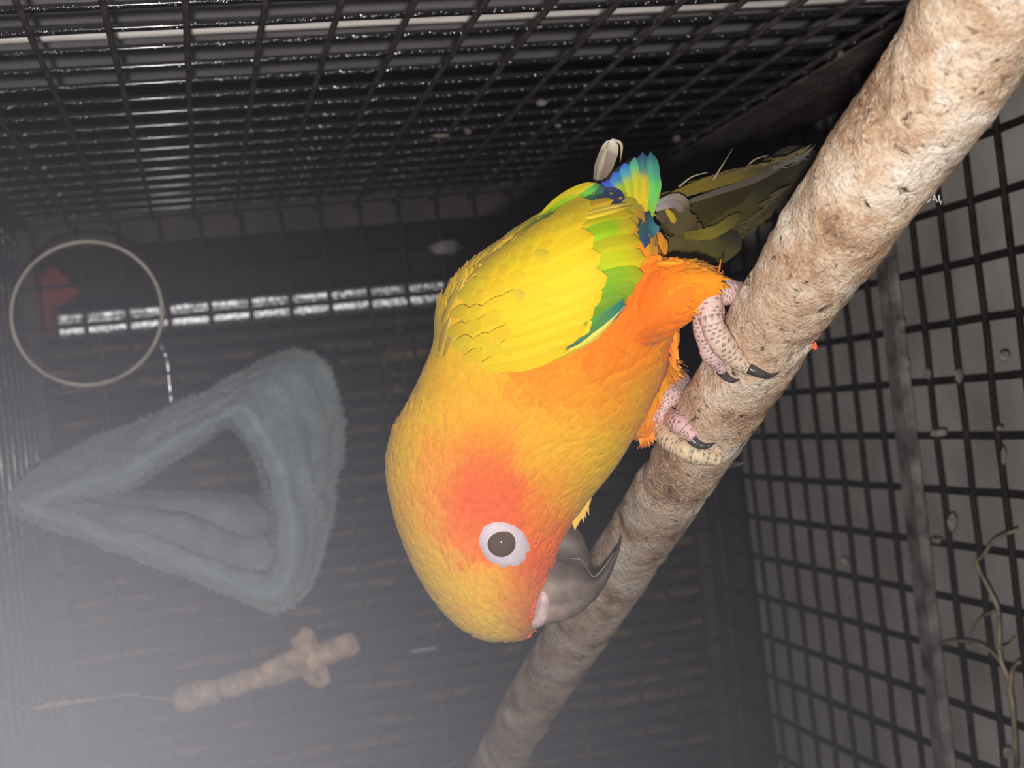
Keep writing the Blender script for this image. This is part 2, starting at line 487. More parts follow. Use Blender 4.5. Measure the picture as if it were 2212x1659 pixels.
a, c = on_plane(128, 706, 1, BY + 0.03), on_plane(965, 632, 1, BY + 0.03)
dx = (c[0] - a[0]) / (c[2] - a[2])
vs, fs = [], []
nz_ = 160
for i in range(nz_ + 1):
    t = i / nz_; zz = a[2] + (c[2] + -0.15 - a[2]) * t; xx = a[0] + dx * (zz - a[2])
    for j in range(5):
        s = (j / 4 - 0.5)
        vs.append(C0 + Vector((xx + s * 0.0172, BY + 0.03 + 0.0006 * noise.noise((zz * 60, s * 3, 2)) - 0.0012 * (1 - 4 * s * s), zz)))
for i in range(nz_):
    for j in range(4):
        q = i * 5 + j; fs.append((q, q + 1, q + 6, q + 5))
nb = len(vs); vs += [p + Vector((0, 0.0012, 0)) for p in vs]; fs += [tuple(nb + q for q in reversed(ff)) for ff in list(fs)]
for i in range(nz_):
    for j in (0, 4):
        q = i * 5 + j; fs.append((q, q + 5, nb + q + 5, nb + q))
tag(mesh_obj('metal_strip', vs, fs, MAT['strip']), 'narrow glittering silver metal strip standing behind the back mesh', 'strip')

def sheet(name, outline, d0, thick, mat, fold=None, parent=None):
    """a solid cloth piece with an outline given as sight points at depth d0"""
    n = len(outline); vs = []
    c = np.mean(outline, axis=0)
    for k, (s, dz) in enumerate(((1.0, 0), (0.6, -0.006), (0.2, 0.003))):
        for i, (x, y) in enumerate(outline):
            px, py = c[0] + (x - c[0]) * s, c[1] + (y - c[1]) * s
            vs.append(P(px, py, d0 + dz * (1 if i % 2 else -0.6)))
    fs = []
    for k in range(2):
        for i in range(n):
            j = (i + 1) % n; fs.append((k * n + i, k * n + j, (k + 1) * n + j, (k + 1) * n + i))
    fs.append(tuple(2 * n + i for i in range(n)))
    nb = len(vs); vs += [q + Vector(R_FWD) * thick for q in vs]
    fs += [tuple(nb + q for q in reversed(ff)) for ff in list(fs)]
    for i in range(n):
        j = (i + 1) % n; fs.append((i, nb + i, nb + j, j))
    return mesh_obj(name, vs, fs, mat, parent)

tag(sheet('red_rag', [(70, 620), (90, 590), (108, 572), (125, 583), (150, 608), (172, 630), (150, 650), (115, 662), (110, 690), (118, 728), (90, 730), (64, 730), (62, 680)], float(on_plane(110, 650, 1, BY + 0.006).dot(R_FWD)), 0.004, MAT['red_cloth']),
    'dark red rag in the upper cage corner behind the hoop', 'rag')

# ------------------------------------------------------------------ hoop
hc = P(187, 677, 0.655); vs_ = []
for k in range(73):
    a_ = 2 * math.pi * k / 72
    vs_.append(P(187 + 163 * math.cos(a_) * 1.0 - 3 * math.sin(a_), 677 + 155 * math.sin(a_), 0.655 + 0.012 * math.cos(a_)))
v, f = tube(vs_, [0.00105] * 73, 10, caps=False)
hoop = tag(mesh_obj('hoop', v, f, MAT['hoop']), 'thin pale grey plastic hoop hanging below the cage roof', 'hoop')

# chrome hanger beside the hut
hp = catmull([P(347, 742, 0.80), P(352, 756, 0.80), P(361, 780, 0.80), P(366, 830, 0.80), P(372, 885, 0.80)], 40)
v, f = tube(hp, [0.00125 * (0.72 if (i % 8) < 1 else 1.0) for i in range(40)], 10)
ch = tag(mesh_obj('chrome_hook', v, f, MAT['chrome']), 'short bent chrome hook above the plush hut', 'hook')

# ------------------------------------------------------------------ plush hut
def closed_resample(pts, n):
    a = np.array(pts, float); m_ = len(a); out = []
    for t in np.arange(n) / n * m_:
        i = int(t) % m_; f_ = t - int(t)
        p0, p1, p2, p3 = a[(i - 1) % m_], a[i], a[(i + 1) % m_], a[(i + 2) % m_]
        out.append(0.5 * ((2 * p1) + (-p0 + p2) * f_ + (2 * p0 - 5 * p1 + 4 * p2 - p3) * f_ ** 2 + (-p0 + 3 * p1 - 3 * p2 + p3) * f_ ** 3))
    return np.array(out)

# matching points, clockwise from the apex: front outer rim, front inner rim, back inner rim, back outer rim
FO = [(14, 1082), (60, 1022), (200, 945), (330, 893), (455, 838), (560, 780), (640, 748), (700, 775), (735, 860), (745, 940), (728, 1060), (700, 1190), (655, 1290), (590, 1326), (470, 1278), (340, 1222), (150, 1158), (40, 1118)]
FI = [(92, 1092), (150, 1076), (270, 1050), (345, 1000), (430, 948), (478, 912), (500, 900), (528, 930), (565, 985), (585, 1040), (598, 1110), (604, 1180), (598, 1235), (572, 1262), (470, 1222), (340, 1172), (200, 1126), (110, 1098)]
BI = [(255, 1062), (275, 1056), (300, 1047), (352, 1008), (430, 960), (470, 928), (492, 915), (510, 932), (535, 965), (552, 1000), (562, 1030), (566, 1055), (560, 1066), (540, 1066), (470, 1062), (400, 1060), (330, 1060), (280, 1062)]
BO = [(215, 1062), (230, 1035), (300, 985), (380, 935), (470, 885), (540, 840), (590, 826), (640, 850), (672, 905), (680, 960), (675, 1020), (665, 1085), (640, 1130), (590, 1140), (500, 1120), (400, 1098), (300, 1080), (235, 1070)]
NL = 120
fo, fi, bi, bo = [closed_resample(q, NL) for q in (FO, FI, BI, BO)]
rings = []
def lerp_ring(A, dA, B, dB, n, bulge=0.0, skip_last=True):
    for k in range(n + (0 if skip_last else 1)):
        t = k / n
        q = A * (1 - t) + B * t
        dd = dA * (1 - t) + dB * t - bulge * math.sin(math.pi * t)
        rings.append((q, dd))
dF, dB_ = 0.665, 0.80
gap = np.linalg.norm(fo - fi, axis=1, keepdims=True)
fr = fi + (fo - fi) * np.minimum(0.96, 52.0 / np.maximum(gap, 1e-6))
drop = np.clip((gap - 52.0) / 90.0, 0, 1)[:, 0]                 # how far the side falls back behind the rim
NOUT = 10
for k in range(NOUT):
    t = k / NOUT
    rings.append((fo * (1 - t) + fr * t, (dF + 0.010) + drop * 0.060 * (1 - t) ** 1.3))
for k in range(6):
    t = k / 6
    rings.append((fr * (1 - t) + fi * t, dF + 0.010 - 0.012 * math.sin(math.pi * min(1, t * 0.9 + 0.08))))
NF = NOUT + 6
lerp_ring(fi, dF + 0.006, bi, dB_, 14)
lerp_ring(bi, dB_, bo, dB_, 4, bulge=-0.008)
lerp_ring(bo, dB_, fo, dF + 0.010 + drop * 0.060, 12)
vs, fs = [], []
NRg = len(rings)
for r_i, (q, dd) in enumerate(rings):
    for i in range(NL):
        di = dd if np.isscalar(dd) else float(dd[i])
        p = P(q[i][0], q[i][1], di)
        nn = 0.0016 * noise.noise(p * 55) + 0.0011 * noise.noise(p * 160) + 0.0007 * noise.noise(p * 420)
        # soft folds that run round the tunnel walls
        if NF <= r_i < NF + 14 and i > NL * 0.66: nn += 0.0062 * min(1, (r_i - NF) / 3) * math.sin(i * 0.05 + (r_i - NF) * 1.25 + 1.5 * noise.noise((i * 0.05, r_i * 0.2, 0)))
        if r_i < NOUT: nn += drop[i] * 0.0016 * math.sin(r_i * 2.1 + 2.0 * noise.noise((i * 0.06, r_i * 0.3, 5)))
        ctr = P(470, 1020, di)
        d_ = (p - ctr).normalized()
        vs.append(p + d_ * nn * 1.2 - Vector(R_FWD) * (0.003 * noise.noise(p * 70) if r_i < NF else 0.0))
for r_i in range(NRg):
    r2 = (r_i + 1) % NRg
    for i in range(NL):
        j = (i + 1) % NL
        fs.append((r_i * NL + i, r_i * NL + j, r2 * NL + j, r2 * NL + i))
hut_root = tag(empty('plush_hut'), 'grey blue fleecy triangular hut hanging by its peak below the roof', 'hut')
hut = mesh_obj('hut_shell', vs, fs, MAT['plush'], hut_root)
# short pile on the shell
hv, hf = [], []
me = hut.data
polys = me.polygons
nrm_sign = 1
rs = random.Random(3)
pc = np.array([p.center for p in polys]); pn = np.array([p.normal for p in polys]); pa = np.array([p.area for p in polys])
inner = 0
# make the normals point out of the solid
cen = np.array(P(470, 1020, 0.73))
bmh = bmesh.new(); bmh.from_mesh(me); bmesh.ops.recalc_face_normals(bmh, faces=bmh.faces[:]); bmh.to_mesh(me); bmh.free()
pn = np.array([p.normal for p in me.polygons])
sel = RNG.choice(len(polys), size=15000, p=pa / pa.sum())
for s in sel:
    vidx = me.polygons[s].vertices
    w = RNG.dirichlet([1, 1, 1, 1]) if len(vidx) == 4 else RNG.dirichlet([1, 1, 1])
    base = sum((me.vertices[vidx[q]].co * w[q] for q in range(len(vidx))), Vector())
    n_ = Vector(pn[s])
    rnd = Vector(RNG.normal(size=3)) * 0.5 + Vector((0, 0, -0.45))
    tip = base + (n_ + rnd).normalized() * rs.uniform(0.0015, 0.0032)
    sd = n_.cross(Vector(RNG.normal(size=3))).normalized() * 0.00030
    b0 = len(hv); hv += [base - sd, base + sd, tip]; hf.append((b0, b0 + 1, b0 + 2))
o = mesh_obj('fleece_pile', hv, hf, MAT['plush'], hut_root); o['kind'] = 'stuff'
lp = catmull([P(6, 1086, 0.672), P(-18, 1090, 0.672), P(-40, 1092, 0.668)], 12)
v, f = tube(lp, [0.0012] * 12, 8); mesh_obj('hanging_loop', v, f, MAT['chrome'], hut_root)

# ------------------------------------------------------------------ wooden toy on a string
toy = tag(empty('chew_toy'), 'chewed wooden block toy hanging from a frayed string below the hut', 'toy')
def lump(name, pts, rad, mat, parent, segs=18, rough=0.12, n=30, flat=1.0):
    pp = catmull(pts, n); rr = catmull([(r,) for r in rad], n)[:, 0]
    v, f = tube(pp, [max(r, 0.0002) for r in rr], segs, flat=flat)
    v = [q + Vector((noise.noise(q * 150), noise.noise(q * 150 + Vector((5, 0, 0))), noise.noise(q * 150 + Vector((0, 7, 0))))) * rough * 0.01 for q in v]
    return mesh_obj(name, v, f, mat, parent)
dt = 0.70; s_ = dt / F
lump('wooden_bead', [P(374, 1512, dt), P(382, 1511, dt), P(420, 1503, dt), P(465, 1493, dt), P(482, 1488, dt)], [6 * s_, 24 * s_, 31 * s_, 27 * s_, 12 * s_], MAT['toy_wood'], toy)
lump('wooden_block', [P(478, 1489, dt), P(486, 1487, dt), P(530, 1472, dt), P(560, 1462, dt), P(568, 1459, dt)], [10 * s_, 24 * s_, 25 * s_, 25 * s_, 18 * s_], MAT['toy_wood'], toy)
lump('wooden_block', [P(566, 1460, dt), P(574, 1458, dt), P(620, 1440, dt), P(655, 1428, dt), P(664, 1425, dt)], [14 * s_, 26 * s_, 31 * s_, 30 * s_, 16 * s_], MAT['toy_wood'], toy)
lump('crosspiece', [P(645, 1366, dt), P(650, 1374, dt), P(672, 1425, dt), P(690, 1472, dt), P(694, 1486, dt)], [10 * s_, 26 * s_, 29 * s_, 27 * s_, 12 * s_], MAT['toy_wood'], toy)
lump('wooden_block', [P(682, 1420, dt), P(690, 1417, dt), P(730, 1402, dt), P(766, 1388, dt), P(774, 1385, dt)], [12 * s_, 25 * s_, 27 * s_, 25 * s_, 12 * s_], MAT['toy_wood'], toy)
sp = catmull([P(376, 1511, dt), P(330, 1508, dt), P(280, 1500, dt), P(240, 1506, dt), P(190, 1512, dt), P(95, 1526, dt), P(10, 1534, dt)], 60)
v, f = tube(sp, [0.00032 + 0.0002 * abs(noise.noise((i * 0.4, 0, 0))) + (0.0006 if 44 < i < 52 else 0) for i in range(60)], 6)
mesh_obj('string', v, f, MAT['string'], toy)
for q in ([P(205, 1511, dt), P(150, 1519, dt), P(100, 1529, dt)], [P(205, 1511, dt), P(150, 1515, dt), P(97, 1520, dt)]):
    v, f = tube(catmull(q, 10), [0.0005] * 10, 6); mesh_obj('frayed_end', v, f, MAT['string'], toy)

# ------------------------------------------------------------------ branch
BR = [  # px, py, depth, width px
    (2330, -480, 0.262, 330), (2215, -200, 0.285, 312), (2085, 90, 0.315, 286), (1980, 250, 0.332, 266), (1850, 430, 0.352, 247), (1690, 670, 0.382, 202), (1600, 815, 0.405, 182),
    (1480, 1005, 0.440, 160), (1395, 1140, 0.484, 148), (1290, 1300, 0.545, 136), (1160, 1500, 0.635, 118), (1060, 1680, 0.715, 108), (960, 1850, 0.780, 104)]
NB, SB = 420, 72
bs = catmull(BR, NB)
spine = [P(a[0], a[1], a[2]) for a in bs]
vs, fs = [], []
u = None
for i in range(NB):
    t = (spine[min(i + 1, NB - 1)] - spine[max(i - 1, 0)]).normalized()
    if u is None: u = t.cross(Vector(R_FWD)).normalized()
    u = (u - t * u.dot(t)).normalized(); w = t.cross(u)
    r = bs[i][3] * bs[i][2] / F / 2
    for k in range(SB):
        a_ = 2 * math.pi * k / SB
        d_ = u * math.cos(a_) + w * math.sin(a_)
        p = spine[i] + d_ * r
        h = 0.0006 * noise.noise(p * 45) + 0.0005 * noise.noise(p * 130) + 0.0004 * noise.noise(p * 420)
        fl_ = noise.noise((p + Vector((3, 1, 2))) * 60)
        if fl_ > 0.35: h -= 0.0009 * min(1, (fl_ - 0.35) * 8)
        vs.append(p + d_ * h)
for i in range(NB - 1):
    for k in range(SB):
        k2 = (k + 1) % SB
        fs.append((i * SB + k, i * SB + k2, (i + 1) * SB + k2, (i + 1) * SB + k))
fs.append(tuple(range(SB - 1, -1, -1))); fs.append(tuple((NB - 1) * SB + k for k in range(SB)))
perch = tag(mesh_obj('branch_perch', vs, fs, MAT['bark']), 'thick tan branch perch gripped by the parrot', 'perch')
BVH_BR = BVHTree.FromPolygons([Vector(v_) for v_ in vs], fs)

def ray_depth(bvh, px, py):
    d_ = Vector((px - CX) / F * R_RIGHT + (py - CY) / F * R_DOWN + R_FWD)
    ln = d_.length
    h = bvh.ray_cast(Vector(CAM), d_ / ln, 3.0)
    return (None, None) if h[0] is None else (h[3] / ln, h[1])

class DepthMap:
    """front surface of a solid as a table over sight lines; beyond its edge the last depth carries on"""
    def __init__(s, bvh, x0, y0, x1, y1, step):
        s.x0, s.y0, s.st = x0, y0, step
        nx_, ny_ = int((x1 - x0) / step) + 1, int((y1 - y0) / step) + 1
        a = np.full((ny_, nx_), np.nan)
        for j in range(ny_):
            for i in range(nx_):
                d_, _ = ray_depth(bvh, x0 + i * step, y0 + j * step)
                if d_ is not None: a[j, i] = d_
        s.hit = ~np.isnan(a)
        for _ in range(200):
            if not np.isnan(a).any(): break
            pad = np.pad(a, 1, constant_values=np.nan)
            st = np.stack([pad[1 + dy:1 + dy + ny_, 1 + dx_:1 + dx_ + nx_] for dy in (-1, 0, 1) for dx_ in (-1, 0, 1)])
            cnt = (~np.isnan(st)).sum(0); m_ = np.where(cnt > 0, np.nansum(st, 0) / np.maximum(cnt, 1), np.nan)
            a = np.where(np.isnan(a), m_, a)
        # smooth only the extension
        for _ in range(30):
            pad = np.pad(a, 1, mode='edge')
            m_ = (pad[:-2, 1:-1] + pad[2:, 1:-1] + pad[1:-1, :-2] + pad[1:-1, 2:]) / 4
            a = np.where(s.hit, a, m_)
        s.a = a
    def __call__(s, px, py):
        u_ = min(max((px - s.x0) / s.st, 0), s.a.shape[1] - 1.001); v_ = min(max((py - s.y0) / s.st, 0), s.a.shape[0] - 1.001)
        i, j = int(u_), int(v_); fu, fv = u_ - i, v_ - j
        return (s.a[j, i] * (1 - fu) + s.a[j, i + 1] * fu) * (1 - fv) + (s.a[j + 1, i] * (1 - fu) + s.a[j + 1, i + 1] * fu) * fv

DM_BR = DepthMap(BVH_BR, 1340, 560, 1760, 1080, 6)

# ------------------------------------------------------------------ parrot
parrot = tag(empty('parrot'), 'yellow and orange parrot with green and blue wing tips leaning down on the branch', 'parrot')

BODY = [
    (1096, 1381, 1136, 1374, 0.432, 0.002), (1040, 1374, 1158, 1350, 0.432, 0.008), (985, 1342, 1170, 1310, 0.431, 0.0125), (928, 1275, 1182, 1262, 0.430, 0.0165),
    (885, 1195, 1198, 1200, 0.429, 0.0190), (855, 1110, 1222, 1145, 0.428, 0.0205), (838, 1020, 1262, 1085, 0.426, 0.0222), (848, 945, 1318, 1015, 0.423, 0.0245),
    (878, 885, 1362, 945, 0.420, 0.0270), (915, 810, 1398, 872, 0.416, 0.0292), (940, 745, 1426, 812, 0.412, 0.0305), (950, 672, 1446, 745, 0.408, 0.0312),
    (992, 600, 1455, 690, 0.405, 0.0305), (1078, 528, 1446, 640, 0.402, 0.0280), (1165, 470, 1432, 590, 0.400, 0.0235), (1240, 432, 1420, 550, 0.400, 0.018),
    (1300, 415, 1410, 515, 0.400, 0.012), (1345, 430, 1395, 480, 0.400, 0.006), (1375, 440, 1385, 455, 0.400, 0.001)]
v1, f1, par = ellipse_loft(BODY, 90, 56, 2.15)
NEAR_THIGH = [(1330, 600, 1290, 770, 0.400, 0.012), (1390, 572, 1380, 755, 0.393, 0.017), (1450, 566, 1440, 720, 0.388, 0.016), (1500, 572, 1482, 688, 0.385, 0.012), (1532, 590, 1508, 660, 0.381, 0.007), (1549, 606, 1528, 640, 0.381, 0.002)]
v2, f2, _ = ellipse_loft(NEAR_THIGH, 30, 28)
FAR_THIGH = [(1330, 770, 1300, 900, 0.425, 0.010), (1400, 765, 1340, 930, 0.428, 0.012), (1445, 775, 1375, 948, 0.430, 0.010), (1462, 800, 1398, 950, 0.431, 0.006), (1468, 830, 1416, 925, 0.431, 0.002)]
v3, f3, _ = ellipse_loft(FAR_THIGH, 30, 28)
allv = v1 + v2 + v3
allf = list(f1) + [tuple(i + len(v1) for i in q) for q in f2] + [tuple(i + len(v1) + len(v2) for i in q) for q in f3]
tmp = mesh_obj('tmp_body', allv, allf)
bmb = bmesh.new(); bmb.from_mesh(tmp.data); bmesh.ops.recalc_face_normals(bmb, faces=bmb.faces[:]); bmb.to_mesh(tmp.data); bmb.free()
rm = tmp.modifiers.new('r', 'REMESH'); rm.mode = 'VOXEL'; rm.voxel_size = 0.0009; rm.use_smooth_shade = True
sm = tmp.modifiers.new('s', 'SMOOTH'); sm.iterations = 14; sm.factor = 0.5
dg = bpy.context.evaluated_depsgraph_get()
me_body = bpy.data.meshes.new_from_object(tmp.evaluated_get(dg))
bpy.data.objects.remove(tmp)
me_body.name = 'body'
BV = np.array([v_.co for v_ in me_body.vertices]); BF = [tuple(p.vertices) for p in me_body.polygons]

PAL = [(1080, 1365, (236, 192, 62)), (1000, 1320, (240, 188, 50)), (950, 1250, (236, 184, 48)), (1060, 1280, (250, 184, 40)), (1125, 1300, (243, 150, 52)), (1152, 1260, (232, 92, 46)),
       (1148, 1335, (214, 104, 58)), (1178, 1190, (250, 112, 40)), (1020, 1180, (250, 124, 46)), (1085, 1170, (250, 104, 44)), (1100, 1100, (255, 104, 44)), (1000, 1090, (255, 98, 44)), (1040, 1030, (255, 112, 52)), (1060, 965, (255, 140, 32)),
       (950, 1000, (255, 160, 38)), (930, 1100, (250, 160, 46)), (875, 1130, (236, 182, 34)), (855, 1010, (240, 186, 30)), (900, 900, (246, 190, 34)), (1000, 880, (255, 184, 36)), (1060, 900, (255, 182, 36)), (1150, 950, (255, 184, 38)),
       (1200, 1050, (255, 164, 34)), (1180, 1110, (255, 140, 34)), (1250, 1060, (236, 188, 40)), (1300, 985, (238, 190, 34)), (1230, 960, (255, 186, 38)), (1300, 880, (255, 156, 28)), (1360, 900, (242, 188, 36)), (1405, 830, (238, 178, 36)), (1380, 790, (255, 140, 26)), (1430, 740, (246, 150, 40)),
       (1300, 790, (255, 134, 24)), (1200, 860, (255, 160, 28)), (1150, 830, (255, 150, 26)), (1350, 700, (255, 116, 20)), (1400, 700, (255, 128, 24)), (1280, 740, (255, 132, 22)), (1425, 640, (255, 122, 22)), (1480, 610, (252, 158, 28)), (1490, 650, (252, 164, 26)), (1430, 572, (250, 190, 36)), (1530, 620, (255, 156, 22)),
       (1440, 880, (255, 140, 40)), (1400, 930, (255, 132, 40)), (1000, 790, (250, 196, 32)), (1000, 650, (248, 205, 36)), (1100, 700, (252, 216, 36)), (1200, 560, (245, 205, 36)), (1400, 520, (220, 150, 34)), (1330, 450, (190, 180, 40))]
PXY = np.array([(a, b_) for a, b_, _ in PAL], float); PCOL = np.array([lin(c_) for *_, c_ in PAL])
BC = np.array(P(1180, 850, 0.415))

def side_coords(pts):
    """position on the bird's own side-on plane, in units of the palette table"""
    q = np.atleast_2d(pts) - BC
    s_ = F / 0.415
    return np.stack([1180 + q @ R_RIGHT * s_, 850 + q @ R_DOWN * s_], 1)

def plum_color(pts, sig=34.0, jitter=0.0):
    xy = side_coords(pts)
    if jitter: xy = xy + RNG.normal(size=xy.shape) * jitter
    d2 = ((xy[:, None, :] - PXY[None]) ** 2).sum(2)
    w = np.exp(-d2 / (2 * sig * sig)) + 1e-3 / (1 + d2 / 400.0) ** 2
    c_ = (w[..., None] * PCOL[None]).sum(1) / w.sum(1)[:, None]
    return np.concatenate([c_, np.ones((len(c_), 1))], 1)

at = me_body.color_attributes.new('Col', 'FLOAT_COLOR', 'POINT')
at.data.foreach_set('color', np.concatenate([plum_color(BV[i:i + 5000]) for i in range(0, len(BV), 5000)]).astype(np.float32).ravel())
me_body.materials.clear(); me_body.materials.append(MAT['plumage'])
me_body.polygons.foreach_set('use_smooth', [True] * len(me_body.polygons))
body = bpy.data.objects.new('body', me_body); col.objects.link(body); body.parent = parrot
BVH_BODY = BVHTree.FromPolygons([Vector(v_) for v_ in BV], BF)
DM = DepthMap(BVH_BODY, 800, 280, 1620, 1410, 6)

# small contour feathers over the whole body, one soft layer
def contour_feathers():
    vs, fs, cs = [], [], []
    st = catmull(BODY, 400)
    n_want = 11000
    pn_ = np.array([p.normal for p in me_body.polygons]); pc_ = np.array([p.center for p in me_body.polygons]); pa_ = np.array([p.area for p in me_body.polygons])
    axis = np.stack([(st[:, 0] + st[:, 2]) / 2, (st[:, 1] + st[:, 3]) / 2], 1)
    sxy = side_coords(pc_)
    head = sxy[:, 1] > 900
    wgt = pa_ * np.where(head, 2.2, 1.0); wgt /= wgt.sum()
    sel = RNG.choice(len(pc_), size=n_want, p=wgt)
    cols = plum_color(pc_[sel], jitter=7.0)
    for q, s in enumerate(sel):
        x, y = sxy[s]
        if ((x - 1088) / 62) ** 2 + ((y - 1176) / 58) ** 2 < 1: continue
        if x > 1150 and 1150 < y < 1350: sc = 0.5
        else: sc = 1.0
        n_ = Vector(pn_[s]); c_ = Vector(pc_[s])
        k = int(np.argmin(((axis - (x, y)) ** 2).sum(1))); k0, k1 = max(k - 6, 0), min(k + 6, 399)
        tg = (axis[k1] - axis[k0]); 
        if x > 1400 and y < 720: tg = np.array([0.9, -0.1])
        if x > 1390 and 760 < y < 960: tg = np.array([0.3, 0.9])
        t = Vector(R_RIGHT * tg[0] + R_DOWN * tg[1]); t = (t - n_ * t.dot(n_))
        if t.length < 1e-6: continue
        t.normalize(); t = (t + n_.cross(t) * random.gauss(0, 0.16)).normalized()
        sd = n_.cross(t)
        hd = 1 if y < 880 else (0.55 if y > 1000 else 0.55 + 0.45 * (1000 - y) / 120)
        th_ = 0.6 if x > 1380 else 1.0
        L = 0.0105 * hd * sc * (0.75 + 0.25 * th_) * random.uniform(0.75, 1.2); W = 0.0027 * hd * sc * th_ * random.uniform(0.7, 1.15)
        b0 = len(vs); lift = random.uniform(0.0001, 0.0004)
        tone = random.uniform(0.96, 1.04)
        for (uu, ww, hh) in ((0, 0.45, -0.0004), (0.4, 1.0, 0.0002), (0.75, 0.8, 0.0004), (1.0, 0.18, 0.0003)):
            for sgn in (-1, 0, 1):
                dome = 0.0003 if sgn == 0 else 0.0
                vs.append(c_ + t * (L * (uu - 0.35)) + sd * (W * ww * sgn) + n_ * (hh * hd + lift + dome))
                cc = cols[q][:3] * tone * (1.0 if sgn else 1.02); cs.append((*np.clip(cc, 0, 1), 1))
        for r_ in range(3):
            for c2 in range(2):
                a_ = b0 + r_ * 3 + c2; fs.append((a_, a_ + 1, a_ + 4, a_ + 3))
    o = mesh_obj('contour_feathers', vs, fs, MAT['plumage'], parrot, colors=cs)
    o['kind'] = 'stuff'
contour_feathers()

# ------------------------------------------------------------------ feathers one by one
def mixc(stops, u):
    """colour along the feather: stops [(u, srgb)]"""
    if u <= stops[0][0]: return np.array(lin(stops[0][1]))
    for (u0, c0), (u1, c1) in zip(stops, stops[1:]):
        if u <= u1:
            f_ = (u - u0) / (u1 - u0); f_ = f_ * f_ * (3 - 2 * f_)
            return np.array(lin(c0)) * (1 - f_) + np.array(lin(c1)) * f_
    return np.array(lin(stops[-1][1]))

def feather(name, path, width, stops, parent, off=0.0, lift=0.001, dm=None, depths=None, edge=None, tip='round', nu=14, ragged=0.0, dome=0.0010, base_w=0.5, shaft=True, thin=0.00035):
    """path: sight points base to tip; lies on the body (dm) raised by off, or at its own depths. width in px."""
    nv = 7
    pp = catmull(path, nu) if len(path) > 2 else np.array([np.array(path[0]) * (1 - t) + np.array(path[1]) * t for t in np.linspace(0, 1, nu)], float)
    dd = None
    if depths is not None: dd = np.interp(np.linspace(0, 1, nu), np.linspace(0, 1, len(depths)), depths)
    front, cols, uvs = [], [], []
    rs_ = random.Random(hash((path[0], path[-1])) & 0xffff)
    for i in range(nu):
        u_ = i / (nu - 1)
        tg = pp[min(i + 1, nu - 1)] - pp[max(i - 1, 0)]; tg = tg / (np.linalg.norm(tg) + 1e-9)
        sd = np.array([-tg[1], tg[0]])
        ww = base_w + (1 - base_w) * min(1, u_ / 0.4)
        if tip == 'round' and u_ > 0.70: ww *= math.sqrt(max(0.0, 1 - ((u_ - 0.70) / 0.30) ** 2)) * 0.94 + 0.06
        if tip == 'point' and u_ > 0.45: ww *= max(0.05, 1 - ((u_ - 0.45) / 0.55) ** 1.6)
        for k in range(nv):
            s = (k / (nv - 1) - 0.5) * 2
            rg = 1 + ragged * rs_.uniform(-1, 1) * (1 if k in (0, nv - 1) else 0)
            x = pp[i][0] + sd[0] * s * ww * width / 2 * rg; y = pp[i][1] + sd[1] * s * ww * width / 2 * rg
            if i == nu - 1 and ragged: x += tg[0] * rs_.uniform(-3, 3); y += tg[1] * rs_.uniform(-3, 3)
            base = dd[i] if dd is not None else dm(x, y)
            ridge = 0.00018 if (k == nv // 2 and shaft) else 0.0
            front.append(P(x, y, base - off - lift * u_ - dome * (1 - s * s) * 0.6 - ridge))
            c_ = mixc(stops, u_)
            if edge is not None:
                e_ = max(0.0, (s if edge[1] > 0 else -s)); c_ = c_ * (1 - e_ ** 2) + np.array(lin(edge[0])) * e_ ** 2
            if k == nv // 2 and shaft: c_ = c_ * 0.9
            cols.append((*c_, 1)); uvs.append((u_, k / (nv - 1)))
    fs = []
    for i in range(nu - 1):
        for k in range(nv - 1):
            a_ = i * nv + k; fs.append((a_, a_ + 1, a_ + nv + 1, a_ + nv))
    nb_ = len(front)
    back_ = [q + Vector(R_FWD) * thin for q in front]
    fs += [tuple(nb_ + q for q in reversed(f_)) for f_ in list(fs)]
    rim = [k for k in range(nv)] + [i * nv + nv - 1 for i in range(1, nu)] + [(nu - 1) * nv + k for k in range(nv - 2, -1, -1)] + [i * nv for i in range(nu - 2, 0, -1)]
    m_ = len(rim); r0 = 2 * nb_
    rv = [front[q] for q in rim] + [back_[q] for q in rim]
    rc = [cols[q] for q in rim] * 2; ru = [uvs[q] for q in rim] * 2
    for q in range(m_):
        q2 = (q + 1) % m_; fs.append((r0 + q, r0 + m_ + q, r0 + m_ + q2, r0 + q2))
    return mesh_obj(name, front + back_ + rv, fs, MAT['feather'], parent, colors=cols + cols + rc, uvs=uvs + uvs + ru)

Y, YO, LI, GR, TE, BL, NV, DK = (246, 212, 30), (226, 188, 28), (158, 208, 18), (104, 160, 26), (60, 140, 104), (60, 92, 206), (54, 52, 104), (40, 36, 40)
# shell of the near wing: a raised pad lying on the body
wing = empty('wing', parrot); wing['label'] = 'folded near wing with yellow coverts and green flight feathers'
WOUT = [(952, 760), (948, 700), (968, 640), (1005, 592), (1085, 522), (1180, 462), (1270, 440), (1360, 440), (1392, 500), (1392, 570), (1372, 622), (1335, 668), (1280, 722), (1225, 762), (1160, 795), (1100, 812), (1040, 806), (990, 790)]
wo = closed_resample(WOUT, 72); wc = np.array((1170, 630.0))
vs, fs, cs = [], [], []
for r_ in range(9):
    t = r_ / 8
    for q in wo:
        xy = wc + (q - wc) * (1 - t)
        rise = 0.0030 * (1 - (1 - min(1, t * 3.2)) ** 2)
        vs.append(P(xy[0], xy[1], DM(xy[0], xy[1]) - rise + 0.0006))
        cs.append((*lin(Y), 1))
for r_ in range(8):
    for k in range(72):
        k2 = (k + 1) % 72; fs.append((r_ * 72 + k, r_ * 72 + k2, (r_ + 1) * 72 + k2, (r_ + 1) * 72 + k))
mesh_obj('wing_pad', vs, fs, MAT['plumage'], wing, colors=cs)

